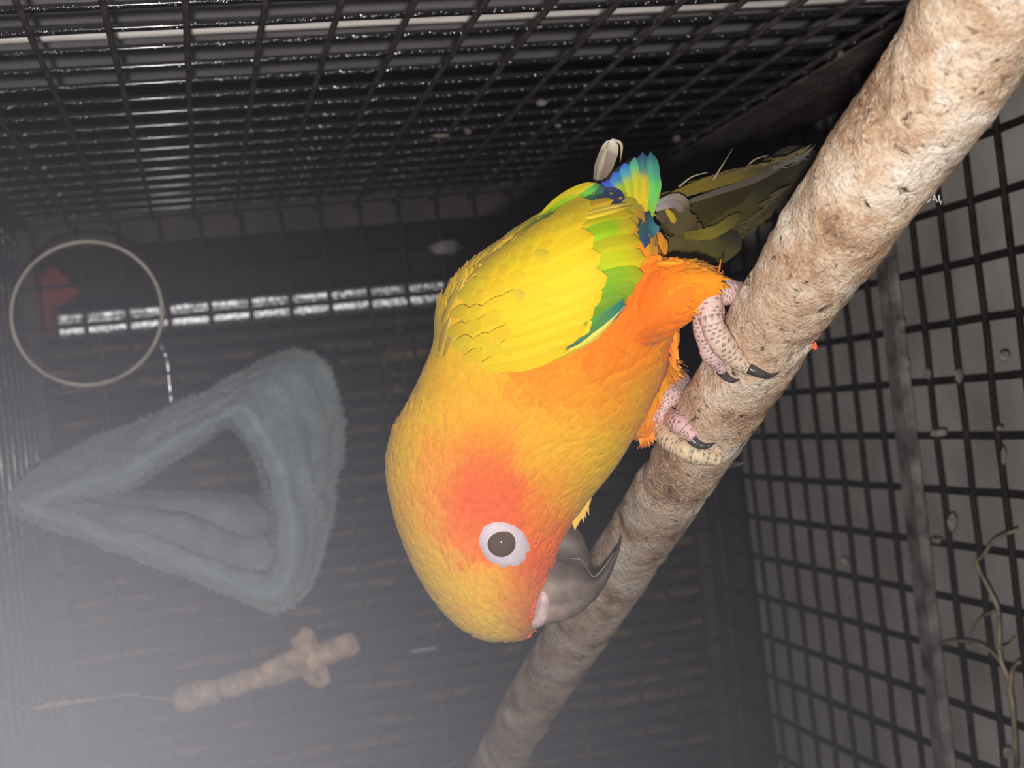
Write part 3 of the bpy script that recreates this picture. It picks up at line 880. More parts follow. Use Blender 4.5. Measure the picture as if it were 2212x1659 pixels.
W0 = 0.0026
def wf(path, width, stops, layer, **kw):
    return feather('feather', path, width, stops, wing, off=W0 + layer * 0.00035, dm=DM, **kw)
# flight feathers of the wing tip
wf([(1300, 412), (1340, 372), (1388, 334)], 26, [(0, DK), (1, (48, 44, 54))], -6, tip='point')
wf([(1345, 440), (1325, 408), (1300, 394)], 46, [(0, YO), (0.35, (110, 170, 70)), (0.65, (60, 100, 200)), (1, (74, 84, 216))], -5, tip='point')
wf([(1352, 452), (1345, 404), (1326, 372)], 40, [(0, YO), (0.5, (150, 180, 40)), (0.75, (60, 130, 170)), (1, BL)], -4)
wf([(1366, 460), (1364, 400), (1348, 353)], 38, [(0, YO), (0.55, (170, 184, 36)), (0.8, (66, 150, 170)), (1, (58, 108, 206))], -3)
wf([(1378, 468), (1381, 400), (1370, 340)], 34, [(0, YO), (0.6, (186, 184, 34)), (0.85, (90, 176, 120)), (1, (70, 140, 140))], -2)
wf([(1392, 472), (1397, 400), (1386, 330)], 32, [(0, YO), (0.58, (190, 178, 36)), (0.74, (64, 120, 110)), (1, (44, 74, 118))], -1, ragged=0.1)
wf([(1402, 476), (1414, 402), (1405, 328)], 28, [(0, (150, 190, 50)), (0.45, (104, 194, 92)), (0.72, (70, 150, 124)), (1, (44, 92, 106))], 0, ragged=0.1)
# blue inner feather showing below the tip
wf([(1392, 458), (1399, 494), (1393, 536)], 44, [(0, (40, 62, 92)), (0.5, (62, 118, 128)), (1, (58, 88, 160))], 2.5, tip='point', ragged=0.25)
# navy and teal primary coverts
wf([(1250, 446), (1300, 424), (1350, 428)], 38, [(0, TE), (0.45, (56, 74, 96)), (1, NV)], 1)
wf([(1240, 450), (1280, 416), (1306, 404)], 26, [(0, (70, 150, 90)), (0.6, (62, 112, 92)), (1, (56, 84, 90))], 2)
wf([(1222, 452), (1262, 418), (1294, 398)], 22, [(0, LI), (0.6, (110, 196, 70)), (1, (76, 140, 84))], 3)
# upper edge greens
wf([(1140, 500), (1215, 432), (1286, 396)], 26, [(0, LI), (0.4, (206, 190, 30)), (1, (214, 186, 40))], 2)
wf([(1165, 486), (1210, 450), (1252, 424)], 28, [(0, (120, 160, 30)), (0.6, LI), (1, (190, 200, 40))], 4)
wf([(1110, 508), (1160, 478), (1215, 460)], 18, [(0, YO), (0.5, (150, 160, 40)), (1, (130, 150, 40))], 5)
wf([(1210, 466), (1240, 452), (1276, 446)], 16, [(0, (130, 110, 84)), (1, (160, 142, 128))], 4, tip='point')
wf([(1225, 470), (1270, 446), (1326, 432)], 20, [(0, YO), (1, (232, 188, 36))], 5)
wf([(1228, 474), (1300, 452), (1370, 436)], 13, [(0, Y), (1, (240, 214, 110))], 6, tip='point')
wf([(1228, 480), (1300, 460), (1370, 444)], 14, [(0, Y), (1, (236, 206, 70))], 7, tip='point')
# tertials and secondaries
wf([(1235, 492), (1300, 472), (1366, 462)], 38, [(0, YO), (0.5, (196, 196, 26)), (1, (232, 200, 30))], 2, ragged=0.06)
wf([(1245, 520), (1310, 496), (1374, 486)], 44, [(0, LI), (0.6, (168, 206, 20)), (0.85, (226, 204, 30)), (1, Y)], 3, ragged=0.06)
wf([(1255, 552), (1320, 530), (1384, 521)], 42, [(0, (180, 190, 24)), (0.5, (204, 196, 26)), (1, (234, 206, 30))], 3.5, ragged=0.06)
wf([(1260, 590), (1330, 564), (1394, 556)], 52, [(0, LI), (0.5, (206, 208, 22)), (1, (230, 208, 26))], 4, ragged=0.06)
wf([(1250, 630), (1320, 602), (1388, 590)], 52, [(0, GR), (0.6, (140, 184, 24)), (1, (176, 188, 30))], 4.5, ragged=0.06)
wf([(1240, 665), (1310, 636), (1372, 616)], 46, [(0, GR), (0.6, (124, 170, 26)), (1, (150, 176, 34))], 5, ragged=0.06)
wf([(1225, 700), (1290, 668), (1356, 640)], 42, [(0, (120, 150, 34)), (0.6, (118, 160, 32)), (1, (120, 160, 44))], 5.5, ragged=0.06)
wf([(1220, 746), (1286, 700), (1352, 642)], 42, [(0, (104, 136, 60)), (0.5, (88, 150, 62)), (1, (50, 124, 116))], 5.2, edge=((46, 112, 150), 1), ragged=0.05)
wf([(1195, 778), (1280, 730), (1352, 660)], 14, [(0, Y), (0.6, (248, 224, 96)), (1, (246, 226, 120))], 6.5, ragged=0.3, tip='point')
wf([(1180, 736), (1225, 712), (1272, 694)], 26, [(0, Y), (0.6, (210, 206, 30)), (1, (180, 190, 36))], 7)
# greater coverts
GC = [((1110, 556), (1180, 506), (1258, 478), 52), ((1105, 590), (1200, 548), (1282, 508), 66), ((1120, 628), (1210, 590), (1296, 548), 60), ((1130, 660), (1230, 624), (1310, 596), 62),
      ((1120, 700), (1220, 664), (1300, 628), 60), ((1100, 730), (1200, 700), (1284, 664), 58), ((1070, 762), (1170, 738), (1262, 700), 58), ((1050, 790), (1140, 776), (1226, 742), 46)]
for q, (a_, b_, c_, w_) in enumerate(GC):
    wf([a_, b_, c_], w_, [(0, Y), (0.6, (248, 212, 28)), (1, (242, 206, 30))], 8 + 0.3 * q, ragged=0.05, nu=16, dome=0.0005, lift=0.0006)
# median and lesser coverts in rows along the leading edge
flow = np.array([0.86, -0.50])
rr = random.Random(11)
for row, (dist, n_, wpx, lpx) in enumerate(((215, 9, 44, 96), (165, 10, 38, 82), (120, 11, 34, 70), (80, 11, 30, 58), (42, 11, 28, 50), (10, 10, 26, 44))):
    lead = catmull([(1075, 795), (1000, 780), (964, 735), (968, 665), (1000, 612), (1050, 565), (1105, 525)], n_ + 2)[1:-1]
    for q, (x, y) in enumerate(lead):
        fr = q / (n_ - 1)
        fl2 = np.array([0.93, -0.36]) * (1 - fr) + np.array([0.88, -0.47]) * fr
        sc_ = 0.55 + 0.45 * math.sin(math.pi * (0.05 + 0.75 * (1 - fr)))
        sx = x + fl2[0] * dist * sc_ + rr.uniform(-7, 7); sy = y + fl2[1] * dist * sc_ + rr.uniform(-6, 6)
        ex, ey = sx + fl2[0] * lpx, sy + fl2[1] * lpx + rr.uniform(-4, 4)
        cc = (rr.randint(248, 253), rr.randint(211, 219), rr.randint(28, 36))
        st_ = [(0, cc), (1, (max(cc[0] - 6, 0), cc[1] - 6, cc[2]))]
        if (row, q) in ((1, 5), (2, 4)): st_ = [(0, cc), (0.5, cc), (0.8, (224, 198, 44)), (1, (214, 190, 50))]
        wf([(sx, sy), ((sx + ex) / 2, (sy + ey) / 2 + 2), (ex, ey)], wpx, st_, 8.2 + row * 0.25, nu=8, lift=0.0006, shaft=False, dome=0.00025, thin=0.00012)
# scapular streaks on the back edge
for (a_, b_, w_) in (((955, 700), (996, 602), 16), ((962, 690), (1010, 588), 14), ((1000, 600), (1100, 512), 14), ((1010, 604), (1120, 508), 14), ((950, 760), (975, 680), 18), ((960, 770), (1000, 690), 20)):
    feather('feather', [a_, ((a_[0] + b_[0]) / 2 - 2, (a_[1] + b_[1]) / 2 - 2), b_], w_, [(0, (240, 196, 40)), (1, (234, 206, 90))], wing, off=0.004, dm=DM, tip='point', nu=8)

# far wing: only its pale tip shows
fwing = empty('wing', parrot); fwing['label'] = 'tip of the far wing'
feather('feather', [(1290, 400), (1306, 355), (1326, 300)], 40, [(0, (120, 106, 96)), (0.7, (158, 140, 128)), (0.85, (214, 200, 180)), (1, (246, 240, 232))], fwing, depths=[0.408, 0.412, 0.416], nu=12)
feather('feather', [(1322, 300), (1342, 312), (1340, 352)], 7, [(0, (240, 230, 214)), (1, (196, 172, 112))], fwing, depths=[0.414, 0.413, 0.412], nu=10, tip='point')
feather('feather', [(1288, 396), (1300, 352), (1316, 302)], 12, [(0, (170, 156, 140)), (1, (226, 212, 180))], fwing, depths=[0.406, 0.410, 0.414], nu=10, tip='point')

# tail
tail = empty('tail', parrot); tail['label'] = 'worn olive grey tail passing behind the branch'
OL, OG, GY = (112, 98, 46), (88, 78, 52), (92, 86, 80)
TF = [([(1420, 505), (1560, 442), (1680, 380), (1765, 330)], 92, [(0, (84, 74, 28)), (0.5, (70, 60, 30)), (1, (58, 54, 50))], [0.425, 0.44, 0.46, 0.47]),
      ([(1415, 440), (1530, 396), (1640, 366), (1745, 318)], 30, [(0, (150, 130, 44)), (0.45, (150, 130, 52)), (0.7, (104, 94, 66)), (1, (90, 84, 80))], [0.422, 0.435, 0.452, 0.468]),
      ([(1440, 452), (1540, 418), (1640, 384), (1735, 330)], 13, [(0, (130, 120, 104)), (0.6, (124, 114, 102)), (1, (92, 86, 82))], [0.421, 0.434, 0.450, 0.466]),
      ([(1420, 545), (1530, 520), (1620, 458), (1680, 405)], 70, [(0, (96, 86, 48)), (0.5, (100, 90, 42)), (1, (62, 56, 44))], [0.42, 0.43, 0.446, 0.455]),
      ([(1478, 510), (1545, 500), (1600, 462)], 26, [(0, (140, 126, 42)), (0.5, (154, 142, 46)), (1, (110, 100, 48))], [0.417, 0.424, 0.434]),
      ([(1416, 462), (1450, 462), (1495, 500), (1520, 500)], 60, [(0, (112, 98, 72)), (0.6, (98, 84, 46)), (1, (112, 98, 40))], [0.415, 0.418, 0.422, 0.425]),
      ([(1418, 440), (1462, 430), (1490, 452)], 24, [(0, (196, 186, 180)), (0.5, (176, 164, 150)), (1, (110, 98, 70))], [0.413, 0.417, 0.421]),
      ([(1416, 452), (1455, 440), (1478, 458)], 18, [(0, (206, 196, 196)), (0.6, (170, 156, 150)), (1, (150, 132, 120))], [0.411, 0.415, 0.419]),
      ([(1440, 452), (1450, 466), (1458, 482)], 14, [(0, (226, 190, 60)), (1, (216, 184, 60))], [0.412, 0.413, 0.414]),
      ([(1412, 520), (1470, 540), (1560, 535), (1590, 500)], 60, [(0, (106, 94, 62)), (0.5, (108, 98, 46)), (1, (62, 56, 44))], [0.416, 0.42, 0.43, 0.436])]
for path, w_, st_, dp in TF:
    st_ = [(u_, tuple(q * 0.86 for q in c_)) for u_, c_ in st_]
    feather('tail_feather', path, w_, st_, tail, depths=dp, nu=30, ragged=0.10, base_w=0.6)
for path, d_ in (([(1540, 390), (1560, 358), (1582, 322)], 0.43), ([(1466, 404), (1495, 382), (1530, 372)], 0.425), ([(1610, 365), (1630, 345), (1660, 335)], 0.45)):
    v, f = tube(catmull([P(x, y, d_) for x, y in path], 10), list(np.linspace(0.0004, 0.00012, 10)), 6)
    mesh_obj('loose_quill', v, f, MAT['straw'], tail)
feather('undertail_feather', [(1392, 560), (1408, 530), (1416, 496)], 44, [(0, (236, 160, 34)), (1, (214, 140, 36))], tail, depths=[0.398, 0.40, 0.402])
feather('undertail_feather', [(1410, 566), (1424, 540), (1424, 510)], 36, [(0, (236, 160, 34)), (1, (206, 128, 30))], tail, depths=[0.402, 0.404, 0.406])

# plume ends standing off the outline: thigh, throat, forehead, breast
tuft = empty('tufts', parrot); tuft.name = 'loose_plume_tufts'
def plumes(path_pairs, n, wpx, lpx, c0, c1, dd, spread=0.18):
    r3 = random.Random(int(dd * 1e4) + n)
    pp = catmull([a_ for a_ in path_pairs], n)
    for (x, y, dx_, dy_) in pp:
        dv = np.array([dx_, dy_]) / (math.hypot(dx_, dy_) + 1e-9); a_ = r3.gauss(0, spread)
        dv = np.array([dv[0] * math.cos(a_) - dv[1] * math.sin(a_), dv[0] * math.sin(a_) + dv[1] * math.cos(a_)])
        L = lpx * r3.uniform(0.6, 1.2)
        s0 = (x - dv[0] * L * 0.6, y - dv[1] * L * 0.6); s1 = (x + dv[0] * L * 0.4, y + dv[1] * L * 0.4)
        feather('plume', [s0, ((s0[0] + s1[0]) / 2, (s0[1] + s1[1]) / 2), s1], wpx * r3.uniform(0.7, 1.2), [(0, c0), (1, c1)], tuft, depths=[dd + 0.002, dd, dd], tip='point', nu=6, dome=0.0005, shaft=False)
plumes([(1450, 556, 1, -0.1), (1520, 552, 1, -0.3), (1590, 512, 0.9, -0.5), (1640, 462, 0.9, -0.5), (1690, 410, 0.9, -0.5)], 24, 8, 55, (86, 78, 38), (66, 60, 44), 0.437, 0.2)
plumes([(1440, 420, 1, -0.4), (1520, 388, 1, -0.3), (1600, 368, 1, -0.3), (1680, 346, 1, -0.4), (1742, 320, 1, -0.5)], 22, 6, 50, (126, 110, 44), (96, 88, 68), 0.438, 0.15)
plumes([(1660, 372, 1, -0.5), (1700, 352, 1, -0.5), (1745, 330, 1, -0.5)], 14, 8, 60, (84, 78, 70), (110, 104, 100), 0.455, 0.3)
plumes([(1440, 568, 1, -0.1), (1490, 572, 1, 0.1), (1530, 590, 1, 0.3), (1550, 612, 1, 0.5), (1528, 640, 0.9, 0.6), (1500, 668, 0.8, 0.7)], 26, 12, 60, (255, 150, 26), (248, 180, 44), 0.377)
plumes([(1455, 690, 0.4, 0.9), (1460, 740, 0.2, 1), (1456, 790, 0.5, 0.8)], 10, 12, 46, (250, 140, 34), (246, 170, 60), 0.40)
plumes([(1452, 770, 0.9, 0.2), (1460, 800, 0.9, 0.4), (1450, 840, 0.7, 0.6), (1420, 900, 0.5, 0.8), (1408, 940, 0.3, 1), (1385, 948, 0.1, 1)], 18, 12, 46, (255, 132, 34), (250, 172, 60), 0.426)
plumes([(1270, 1085, 0.1, 1), (1255, 1112, -0.05, 1), (1240, 1128, -0.1, 1)], 12, 11, 52, (232, 186, 60), (240, 206, 96), 0.424)
plumes([(1120, 1372, 0.6, 0.6), (1138, 1368, 0.5, 0.8), (1150, 1358, 0.6, 0.7), (1154, 1345, 0.8, 0.5)], 12, 10, 30, (240, 130, 60), (236, 112, 66), 0.430)
plumes([(1148, 1335, 0.3, -0.9), (1156, 1300, 0.4, -0.9), (1166, 1260, 0.4, -0.9), (1178, 1225, 0.5, -0.8)], 12, 10, 34, (228, 90, 44), (232, 110, 60), 0.421)

# ------------------------------------------------------------------ face
def lobed_patch(cx_, cy_, rx, ry, rot, rise, n=48, rings_=7, rough_=0.05):
    vs, fs = [], []
    for r_ in range(rings_ + 1):
        t = 1 - r_ / (rings_ + 1)
        for k in range(n):
            a_ = 2 * math.pi * k / n
            e_ = 1 + (rough_ * noise.noise((math.cos(a_) * 4, math.sin(a_) * 4, 0)) + 0.05 * noise.noise((math.cos(a_) * 14, math.sin(a_) * 14, 3))) * (1 if r_ == 0 else 0.3)
            x0_, y0_ = rx * t * e_ * math.cos(a_), ry * t * e_ * math.sin(a_)
            x = cx_ + x0_ * math.cos(rot) - y0_ * math.sin(rot); y = cy_ + x0_ * math.sin(rot) + y0_ * math.cos(rot)
            vs.append(P(x, y, DM(x, y) - rise * (1 - t ** 4) - 0.0005 * (r_ > 0)))
    for r_ in range(rings_):
        for k in range(n):
            k2 = (k + 1) % n; fs.append((r_ * n + k, r_ * n + k2, (r_ + 1) * n + k2, (r_ + 1) * n + k))
    fs.append(tuple(rings_ * n + k for k in range(n)))
    return vs, fs
v, f = lobed_patch(1089, 1176, 60, 47, 0.62, 0.0012)
ring_ = mesh_obj('eye_ring', v, f, MAT['eye_ring'], parrot); ring_['label'] = 'bare white skin around the eye'
ed = DM(1083, 1173); er = 31 * ed / F
bm = bmesh.new(); bmesh.ops.create_uvsphere(bm, u_segments=32, v_segments=20, radius=1.0)
ec = P(1083, 1173, ed - 0.0012)
for v_ in bm.verts: v_.co = ec + Vector(R_RIGHT) * v_.co.x * er + Vector(R_DOWN) * v_.co.y * er - Vector(R_FWD) * v_.co.z * er * 0.62
me = bpy.data.meshes.new('eye'); bm.to_mesh(me); bm.free(); me.materials.append(MAT['eye'])
me.polygons.foreach_set('use_smooth', [True] * len(me.polygons))
eye = bpy.data.objects.new('eye', me); col.objects.link(eye); eye.parent = parrot; eye['label'] = 'dark brown eye'

def beak(name, stations, nring, segs, expo, cfn, label):
    v, f, pr = ellipse_loft(stations, nring, segs, expo)
    v = [q + Vector((1, 1, 1)) * 0.00018 * noise.noise(q * 420) for q in v]
    o = mesh_obj(name, v, f, MAT['horn'], parrot, colors=[(*lin(cfn(*q)), 1) for q in pr])
    bmx = bmesh.new(); bmx.from_mesh(o.data); bmesh.ops.recalc_face_normals(bmx, faces=bmx.faces[:]); bmx.to_mesh(o.data); bmx.free()
    o['label'] = label; return o
BD = 0.432
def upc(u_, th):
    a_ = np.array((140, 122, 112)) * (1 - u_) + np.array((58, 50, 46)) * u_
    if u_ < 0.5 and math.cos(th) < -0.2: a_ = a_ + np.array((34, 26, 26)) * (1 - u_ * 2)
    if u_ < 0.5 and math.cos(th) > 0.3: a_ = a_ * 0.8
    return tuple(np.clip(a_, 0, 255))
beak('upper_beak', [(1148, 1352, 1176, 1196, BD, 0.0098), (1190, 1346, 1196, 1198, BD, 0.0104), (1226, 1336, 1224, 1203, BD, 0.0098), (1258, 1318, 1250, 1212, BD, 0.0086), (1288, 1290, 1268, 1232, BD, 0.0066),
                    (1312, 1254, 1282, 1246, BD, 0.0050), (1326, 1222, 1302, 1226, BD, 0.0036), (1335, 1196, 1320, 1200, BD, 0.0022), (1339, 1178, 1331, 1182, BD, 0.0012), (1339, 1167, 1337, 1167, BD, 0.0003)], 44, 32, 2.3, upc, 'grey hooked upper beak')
beak('lower_beak', [(1172, 1200, 1214, 1126, BD, 0.0078), (1205, 1214, 1236, 1130, BD, 0.0082), (1236, 1220, 1256, 1152, BD, 0.0078), (1256, 1226, 1268, 1180, BD, 0.0064), (1268, 1230, 1274, 1204, BD, 0.0042), (1272, 1232, 1274, 1222, BD, 0.001)],
     24, 28, 2.2, lambda u_, th: (98 - 10 * u_, 88 - 10 * u_, 80 - 10 * u_), 'dark grey lower beak')
cere = beak('cere', [(1138, 1362, 1168, 1236, BD, 0.0090), (1152, 1358, 1176, 1236, BD, 0.0110), (1168, 1352, 1182, 1244, BD, 0.0112), (1178, 1345, 1188, 1262, BD, 0.0105)], 12, 28, 2.2, lambda u_, th: (214, 186, 184), 'pale pink cere above the beak')
# pale worn line along the cutting edge
v, f = tube(catmull([P(1232, 1206, BD - 0.0094), P(1256, 1210, BD - 0.0084), (P(1272, 1234, BD - 0.0062)), P(1284, 1246, BD - 0.005), P(1304, 1226, BD - 0.0036), P(1326, 1194, BD - 0.002)], 30), [0.0002] * 30, 8)
o = mesh_obj('beak_edge', v, f, MAT['straw'], parrot); o['label'] = 'pale cutting edge of the beak'

# ------------------------------------------------------------------ feet
def toe(parent, path, rad, c0, c1, seed, depths=None, name='toe'):
    """path in sight points laid over the branch; rad in px"""
    n = 90
    pp = catmull(path, n); rr_ = catmull([(q,) for q in rad], n)[:, 0]
    dd = None if depths is None else np.interp(np.linspace(0, 1, n), np.linspace(0, 1, len(depths)), depths)
    pts, radii = [], []
    for i in range(n):
        base = DM_BR(pp[i][0], pp[i][1]) if dd is None else dd[i]
        r = rr_[i] * base / F
        pts.append(P(pp[i][0], pp[i][1], base - (r * 0.75 if dd is None else 0)))
        radii.append(r)
    segs = 44
    v, f = tube(pts, radii, segs)
    cols = []
    ln = sum((pts[i + 1] - pts[i]).length for i in range(n - 1)); nsc = ln / 0.00115
    out = []
    for i in range(n):
        u_ = i / (n - 1)
        for k in range(segs):
            q = v[i * segs + k]; d_ = q - pts[i]
            ph = u_ * nsc; row = int(ph)
            g = abs(math.sin(math.pi * ph)) ** 0.5
            aa = k / segs * 11 + 0.5 * (row % 2)
            g2 = abs(math.sin(math.pi * aa)) ** 0.5
            out.append(pts[i] + d_ * (0.92 + 0.08 * g * (0.5 + 0.5 * g2) + 0.09 * math.sin(u_ * 13 + seed) + 0.05 * noise.noise(q * 350)))
            base = np.array(c0) * (1 - u_) + np.array(c1) * u_
            h_ = noise.noise((row * 3.7 + seed, int(aa) * 2.9, seed))
            spot = g * g2
            cc = base * (1.0 if spot < 0.80 or h_ < -0.15 else 0.62)
            cols.append((*lin(np.clip(cc, 0, 255)), 1))
    return mesh_obj(name, out, f, MAT['skin_scale'], parent, colors=cols)

def claw(parent, path, r0, d_in=None):
    pp = catmull(path, 16); pts, rad = [], []
    for i, q in enumerate(pp):
        base = DM_BR(q[0], q[1]) if d_in is None else d_in
        r = r0 * (1 - (i / 15) ** 1.5 * 0.9)
        pts.append(P(q[0], q[1], base - r0 * 0.8 * base / F - 0.0008)); rad.append(r * base / F)
    v, f = tube(pts, rad, 14); return mesh_obj('claw', v, f, MAT['claw'], parent)

PK, CR = (226, 190, 184), (222, 200, 170)
ft1 = empty('foot', parrot); ft1['label'] = 'pink scaly foot on the upper stretch of branch'
toe(ft1, [(1500, 625), (1522, 642), (1538, 660), (1546, 690)], [22, 23, 24, 20], PK, PK, 3.0, depths=[0.390, 0.387, 0.385, 0.384], name='tarsus')
toe(ft1, [(1530, 640), (1536, 690), (1556, 736), (1592, 776), (1622, 796)], [27, 29, 26, 24, 16], PK, CR, 1.0, depths=[0.3785, 0.3770, 0.3785, 0.3815, 0.3840])
toe(ft1, [(1518, 672), (1520, 722), (1535, 764), (1562, 798)], [20, 21, 20, 15], PK, (224, 186, 188), 5.0, depths=[0.380, 0.3825, 0.386, 0.390])
toe(ft1, [(1535, 648), (1562, 632), (1590, 630), (1612, 640)], [26, 27, 26, 22], (228, 196, 190), (230, 192, 190), 9.0, depths=[0.383, 0.386, 0.392, 0.402])
claw(ft1, [(1618, 796), (1640, 806), (1662, 812), (1682, 806)], 12)
claw(ft1, [(1556, 800), (1568, 814), (1582, 822), (1598, 820)], 11)
ft2 = empty('foot', parrot); ft2['label'] = 'pink scaly foot on the lower stretch of branch'
toe(ft2, [(1428, 846), (1424, 868), (1420, 888), (1424, 910)], [17, 19, 21, 16], PK, PK, 7.0, depths=[0.432, 0.427, 0.424, 0.423], name='tarsus')
toe(ft2, [(1424, 890), (1448, 902), (1474, 920), (1500, 944)], [22, 22, 21, 15], PK, (226, 184, 184), 13.0)
toe(ft2, [(1424, 912), (1446, 950), (1490, 976), (1550, 992)], [20, 23, 23, 17], CR, (226, 204, 170), 17.0)
toe(ft2, [(1430, 888), (1446, 862), (1462, 838), (1476, 820)], [6, 20, 19, 15], (228, 196, 190), (230, 192, 190), 21.0, depths=[0.420, 0.421, 0.426, 0.434])
claw(ft2, [(1492, 948), (1508, 960), (1526, 964), (1546, 957)], 12)
claw(ft2, [(1546, 990), (1566, 1002), (1586, 1004), (1610, 1000)], 14, 0.432)
claw(ft2, [(1466, 806), (1476, 800), (1490, 802)], 8, 0.436)

# ------------------------------------------------------------------ bits and pieces
def blob(name, px, py, d_, rx, ry, seed, mat, label, cat, group=None, rel=0.3):
    bm = bmesh.new(); bmesh.ops.create_icosphere(bm, subdivisions=3, radius=1.0)
    c_ = P(px, py, d_); s_ = d_ / F
    for v_ in bm.verts:
        k_ = 1 + 0.45 * noise.noise(v_.co * 1.6 + Vector((seed * 3.1, 0, 0))) + 0.2 * noise.noise(v_.co * 4 + Vector((seed, 2, 0)))
        v_.co = c_ + (Vector(R_RIGHT) * v_.co.x * rx + Vector(R_DOWN) * v_.co.y * ry + Vector(R_FWD) * v_.co.z * min(rx, ry) * rel) * s_ * k_
    me = bpy.data.meshes.new(name); bm.to_mesh(me); bm.free(); me.materials.append(mat)
    me.polygons.foreach_set('use_smooth', [True] * len(me.polygons))
    o = bpy.data.objects.new(name, me); col.objects.link(o)
    return tag(o, label, cat, group)

def dz(px, py, z):      # depth of the sight line on a horizontal level
    p = on_plane(px, py, 2, z); return p.dot(R_FWD)
GRATE_SPOTS = [(1948, 705, 12, 18, 'pale dropping on the soiled cross bar, topmost of five'), (1954, 790, 14, 26, 'longest pale dropping on the soiled cross bar, second from its top'),
    (1950, 872, 12, 9, 'small pale dropping at the middle of the soiled cross bar'), (1990, 1115, 12, 14, 'pale dropping on the soiled cross bar, second from its bottom'), (2020, 1525, 10, 12, 'faint dropping on the soiled cross bar, lowest of five'),
    (2004, 806, 9, 14, 'small dropping on a grate wire just beside the cross bar'), (2072, 812, 10, 20, 'upright dropping on a grate crossing, second wire past the cross bar'), (2030, 935, 22, 10, 'wide flat dropping on a grate wire near the cross bar'),
    (2160, 925, 9, 7, 'tiny round dropping on the grate at the outer wire'), (2168, 985, 6, 22, 'thin streak of dropping along an outer grate wire'), (2058, 1130, 12, 24, 'tall pointed dropping on the grate above the dry stalk'),
    (2022, 1168, 14, 8, 'short dropping beside the tall pointed one on the grate'), (2170, 770, 12, 14, 'round whitish spot on the grate, nearest the branch fluff'), (1825, 1215, 12, 11, 'lone round dropping on the grate behind the cross bar'), (2175, 1625, 10, 14, 'pale dropping beside the foot of the dry stalk')]
for q, (x, y, rx, ry, lb) in enumerate(GRATE_SPOTS):
    blob('dropping', x, y, dz(x, y, FZ + 0.0035), rx * 0.8, ry * 0.8, q, MAT['dropping'], lb, 'dropping', 'droppings on the grate')
SIDE_SPOTS = [(951, 293, 25, 4, 'long thin pale dropping on the wire side panel'), (1010, 283, 9, 8, 'small round dropping beside the long thin one on the side panel'), (1170, 222, 14, 8, 'bright oval dropping on the side panel, largest there'),
    (1462, 300, 10, 9, 'round dropping on the side panel just above the tail'), (1205, 272, 8, 4, 'tiny dropping on the side panel below the bright oval one'), (1815, 115, 8, 8, 'small dropping on the side panel close to the branch')]
for q, (x, y, rx, ry, lb) in enumerate(SIDE_SPOTS):
    p = on_plane(x, y, 0, SX - 0.003)
    blob('dropping', x, y, p.dot(R_FWD), rx * 0.85, ry * 0.85, q + 40, MAT['dropping'], lb, 'dropping', 'droppings on the side panel')
for q, (x, y, rx, ry) in enumerate([(962, 535, 38, 14)]):
    p = on_plane(x, y, 1, BY - 0.004)
    blob('dropping', x, y, p.dot(R_FWD), rx, ry, q + 60, MAT['dirty_bar'], 'grey smear of dried dirt on the wire back panel', 'smear')
p = on_plane(914, 1405, 1, BY - 0.004)
v, f = tube(catmull([P(885, 1409, p.dot(R_FWD)), P(914, 1404, p.dot(R_FWD)), P(945, 1399, p.dot(R_FWD))], 12), [0.0003, 0.0007] + [0.0009] * 8 + [0.0007, 0.0003], 8)
tag(mesh_obj('splinter', v, f, MAT['fluff']), 'pale splinter caught on the back mesh below the head', 'splinter')
blob('red_crumb', 1760, 748, 0.372, 5, 9, 3.3, MAT['crumb'], 'tiny red crumb stuck to the edge of the branch', 'crumb')
# wisps of fluff on the shaded edge of the branch
fluff = tag(empty('fluff_wisp'), 'white wisp of down clinging to the edge of the branch', 'fluff')
r5 = random.Random(5)
for q in range(16):
    x, y = 2010 + r5.uniform(-22, 20), 402 + r5.uniform(-18, 24)
    d_ = 0.347
    v, f = tube(catmull([P(x, y, d_), P(x + r5.uniform(-4, 10), y + r5.uniform(-4, 14), d_), P(x + r5.uniform(-8, 18), y + r5.uniform(-2, 24), d_)], 8), [0.00010] * 8, 5)
    mesh_obj('down_strand', v, f, MAT['fluff'], fluff)

stalk = tag(empty('dry_stalk'), 'dry branching grass stalk lying on the grate at the cage front', 'stalk')
def stem(path, r, z=FZ + 0.008):
    v, f = tube(catmull([P(x, y, dz(x, y, z)) for x, y in path], 26), list(np.linspace(r, r * 0.5, 26)), 8)
    return mesh_obj('stem', v, f, MAT['straw'], stalk)
stem([(2196, 1659), (2190, 1560), (2178, 1470), (2160, 1420), (2158, 1340), (2150, 1300), (2110, 1220), (2124, 1200), (2150, 1165), (2196, 1145)], 0.0012)
stem([(2162, 1430), (2130, 1400), (2080, 1385), (2030, 1392)], 0.0008)
stem([(2160, 1400), (2178, 1395), (2190, 1380)], 0.0007)
stem([(2148, 1320), (2120, 1335), (2098, 1370)], 0.0007)
stem([(2180, 1500), (2186, 1450), (2200, 1430)], 0.0012)
husk = tag(empty('twine_curl'), 'faint yellowish curl of twine behind the parrot nape', 'twine')
for path in ([(925, 740), (880, 750), (840, 755), (830, 790), (860, 810), (900, 800), (930, 780)], [(910, 800), (870, 825), (845, 850), (832, 880)]):
    p = on_plane(880, 800, 1, BY - 0.006).dot(R_FWD)
    v, f = tube(catmull([P(x, y, p) for x, y in path], 40), [0.0006 + 0.0009 * (i % 6 < 2) for i in range(40)], 6)
    mesh_obj('twine_strand', v, f, MAT['cord'], husk)

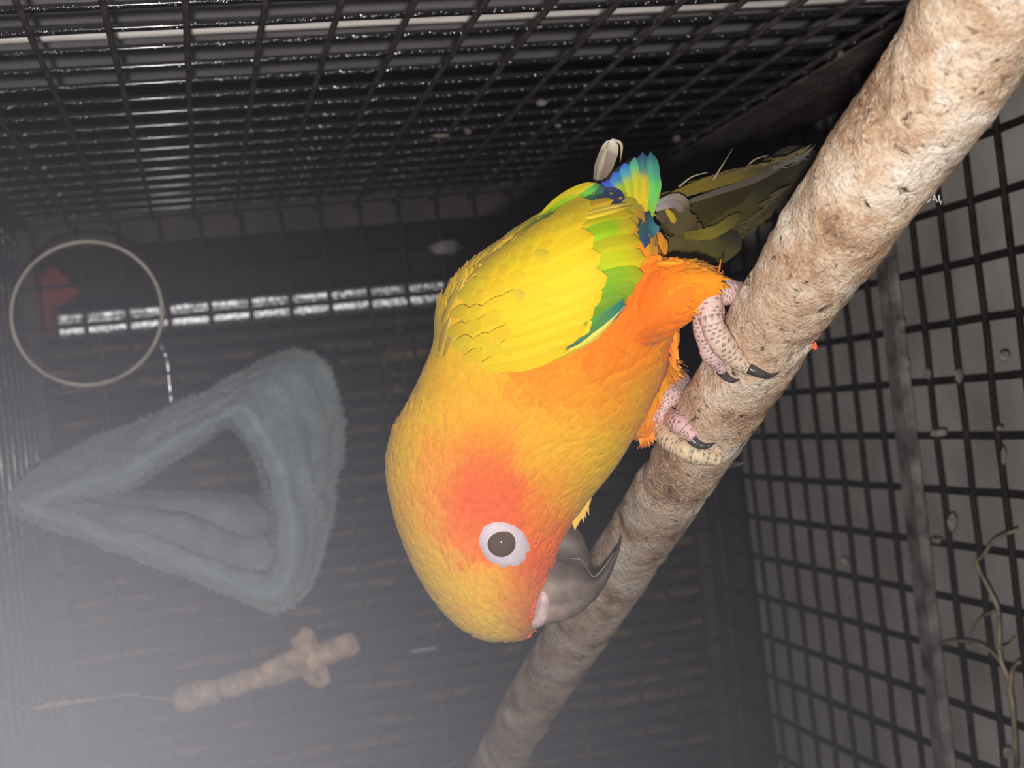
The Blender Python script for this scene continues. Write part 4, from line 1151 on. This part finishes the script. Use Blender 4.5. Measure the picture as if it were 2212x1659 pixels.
# ------------------------------------------------------------------ scattering volume added in front to imitate lens flare from the flash
hz0 = [C0 + Vector(q) for q in ((-0.45, 0.15, FZ), (SX, 0.62, 0.30))]
bm = bmesh.new(); bmesh.ops.create_cube(bm, size=1.0)
for v_ in bm.verts: v_.co = Vector([(hz0[0][i] + hz0[1][i]) / 2 + v_.co[i] * (hz0[1][i] - hz0[0][i]) for i in range(3)])
me = bpy.data.meshes.new('flare_veil'); bm.to_mesh(me); bm.free()
m = bpy.data.materials.new('pale_flare_veil'); m.use_nodes = True; nt = m.node_tree; nt.nodes.clear()
out = nt.nodes.new('ShaderNodeOutputMaterial'); vsn = nt.nodes.new('ShaderNodeVolumeScatter')
vsn.inputs['Color'].default_value = (0.87, 0.865, 1.0, 1); vsn.inputs['Anisotropy'].default_value = -0.2
geo = nt.nodes.new('ShaderNodeNewGeometry')
vd = nt.nodes.new('ShaderNodeVectorMath'); vd.operation = 'DISTANCE'
hzc = P(-250, 1950, 0.25); vd.inputs[1].default_value = hzc
nt.links.new(geo.outputs['Position'], vd.inputs[0])
def mth(op, a_, b_=None):
    n_ = nt.nodes.new('ShaderNodeMath'); n_.operation = op
    if isinstance(a_, (int, float)): n_.inputs[0].default_value = a_
    else: nt.links.new(a_, n_.inputs[0])
    if b_ is not None:
        if isinstance(b_, (int, float)): n_.inputs[1].default_value = b_
        else: nt.links.new(b_, n_.inputs[1])
    return n_.outputs[0]
q_ = mth('DIVIDE', vd.outputs['Value'], 0.057)
e_ = mth('EXPONENT', mth('MULTIPLY', mth('MULTIPLY', q_, q_), -0.5))
vd2 = nt.nodes.new('ShaderNodeVectorMath'); vd2.operation = 'DISTANCE'
vd2.inputs[1].default_value = P(1000, 2450, 0.30); nt.links.new(geo.outputs['Position'], vd2.inputs[0])
q2_ = mth('DIVIDE', vd2.outputs['Value'], 0.078)
e2_ = mth('EXPONENT', mth('MULTIPLY', mth('MULTIPLY', q2_, q2_), -0.5))
nt.links.new(mth('ADD', mth('ADD', mth('MULTIPLY', e_, 2.8), mth('MULTIPLY', e2_, 0.55)), 0.002), vsn.inputs['Density'])
nt.links.new(vsn.outputs[0], out.inputs['Volume'])
me.materials.append(m)
hz = bpy.data.objects.new('flare_veil', me); col.objects.link(hz)
tag(hz, 'pale bluish veil added to imitate lens flare in the open front of the cage', 'flare_veil', kind='stuff')
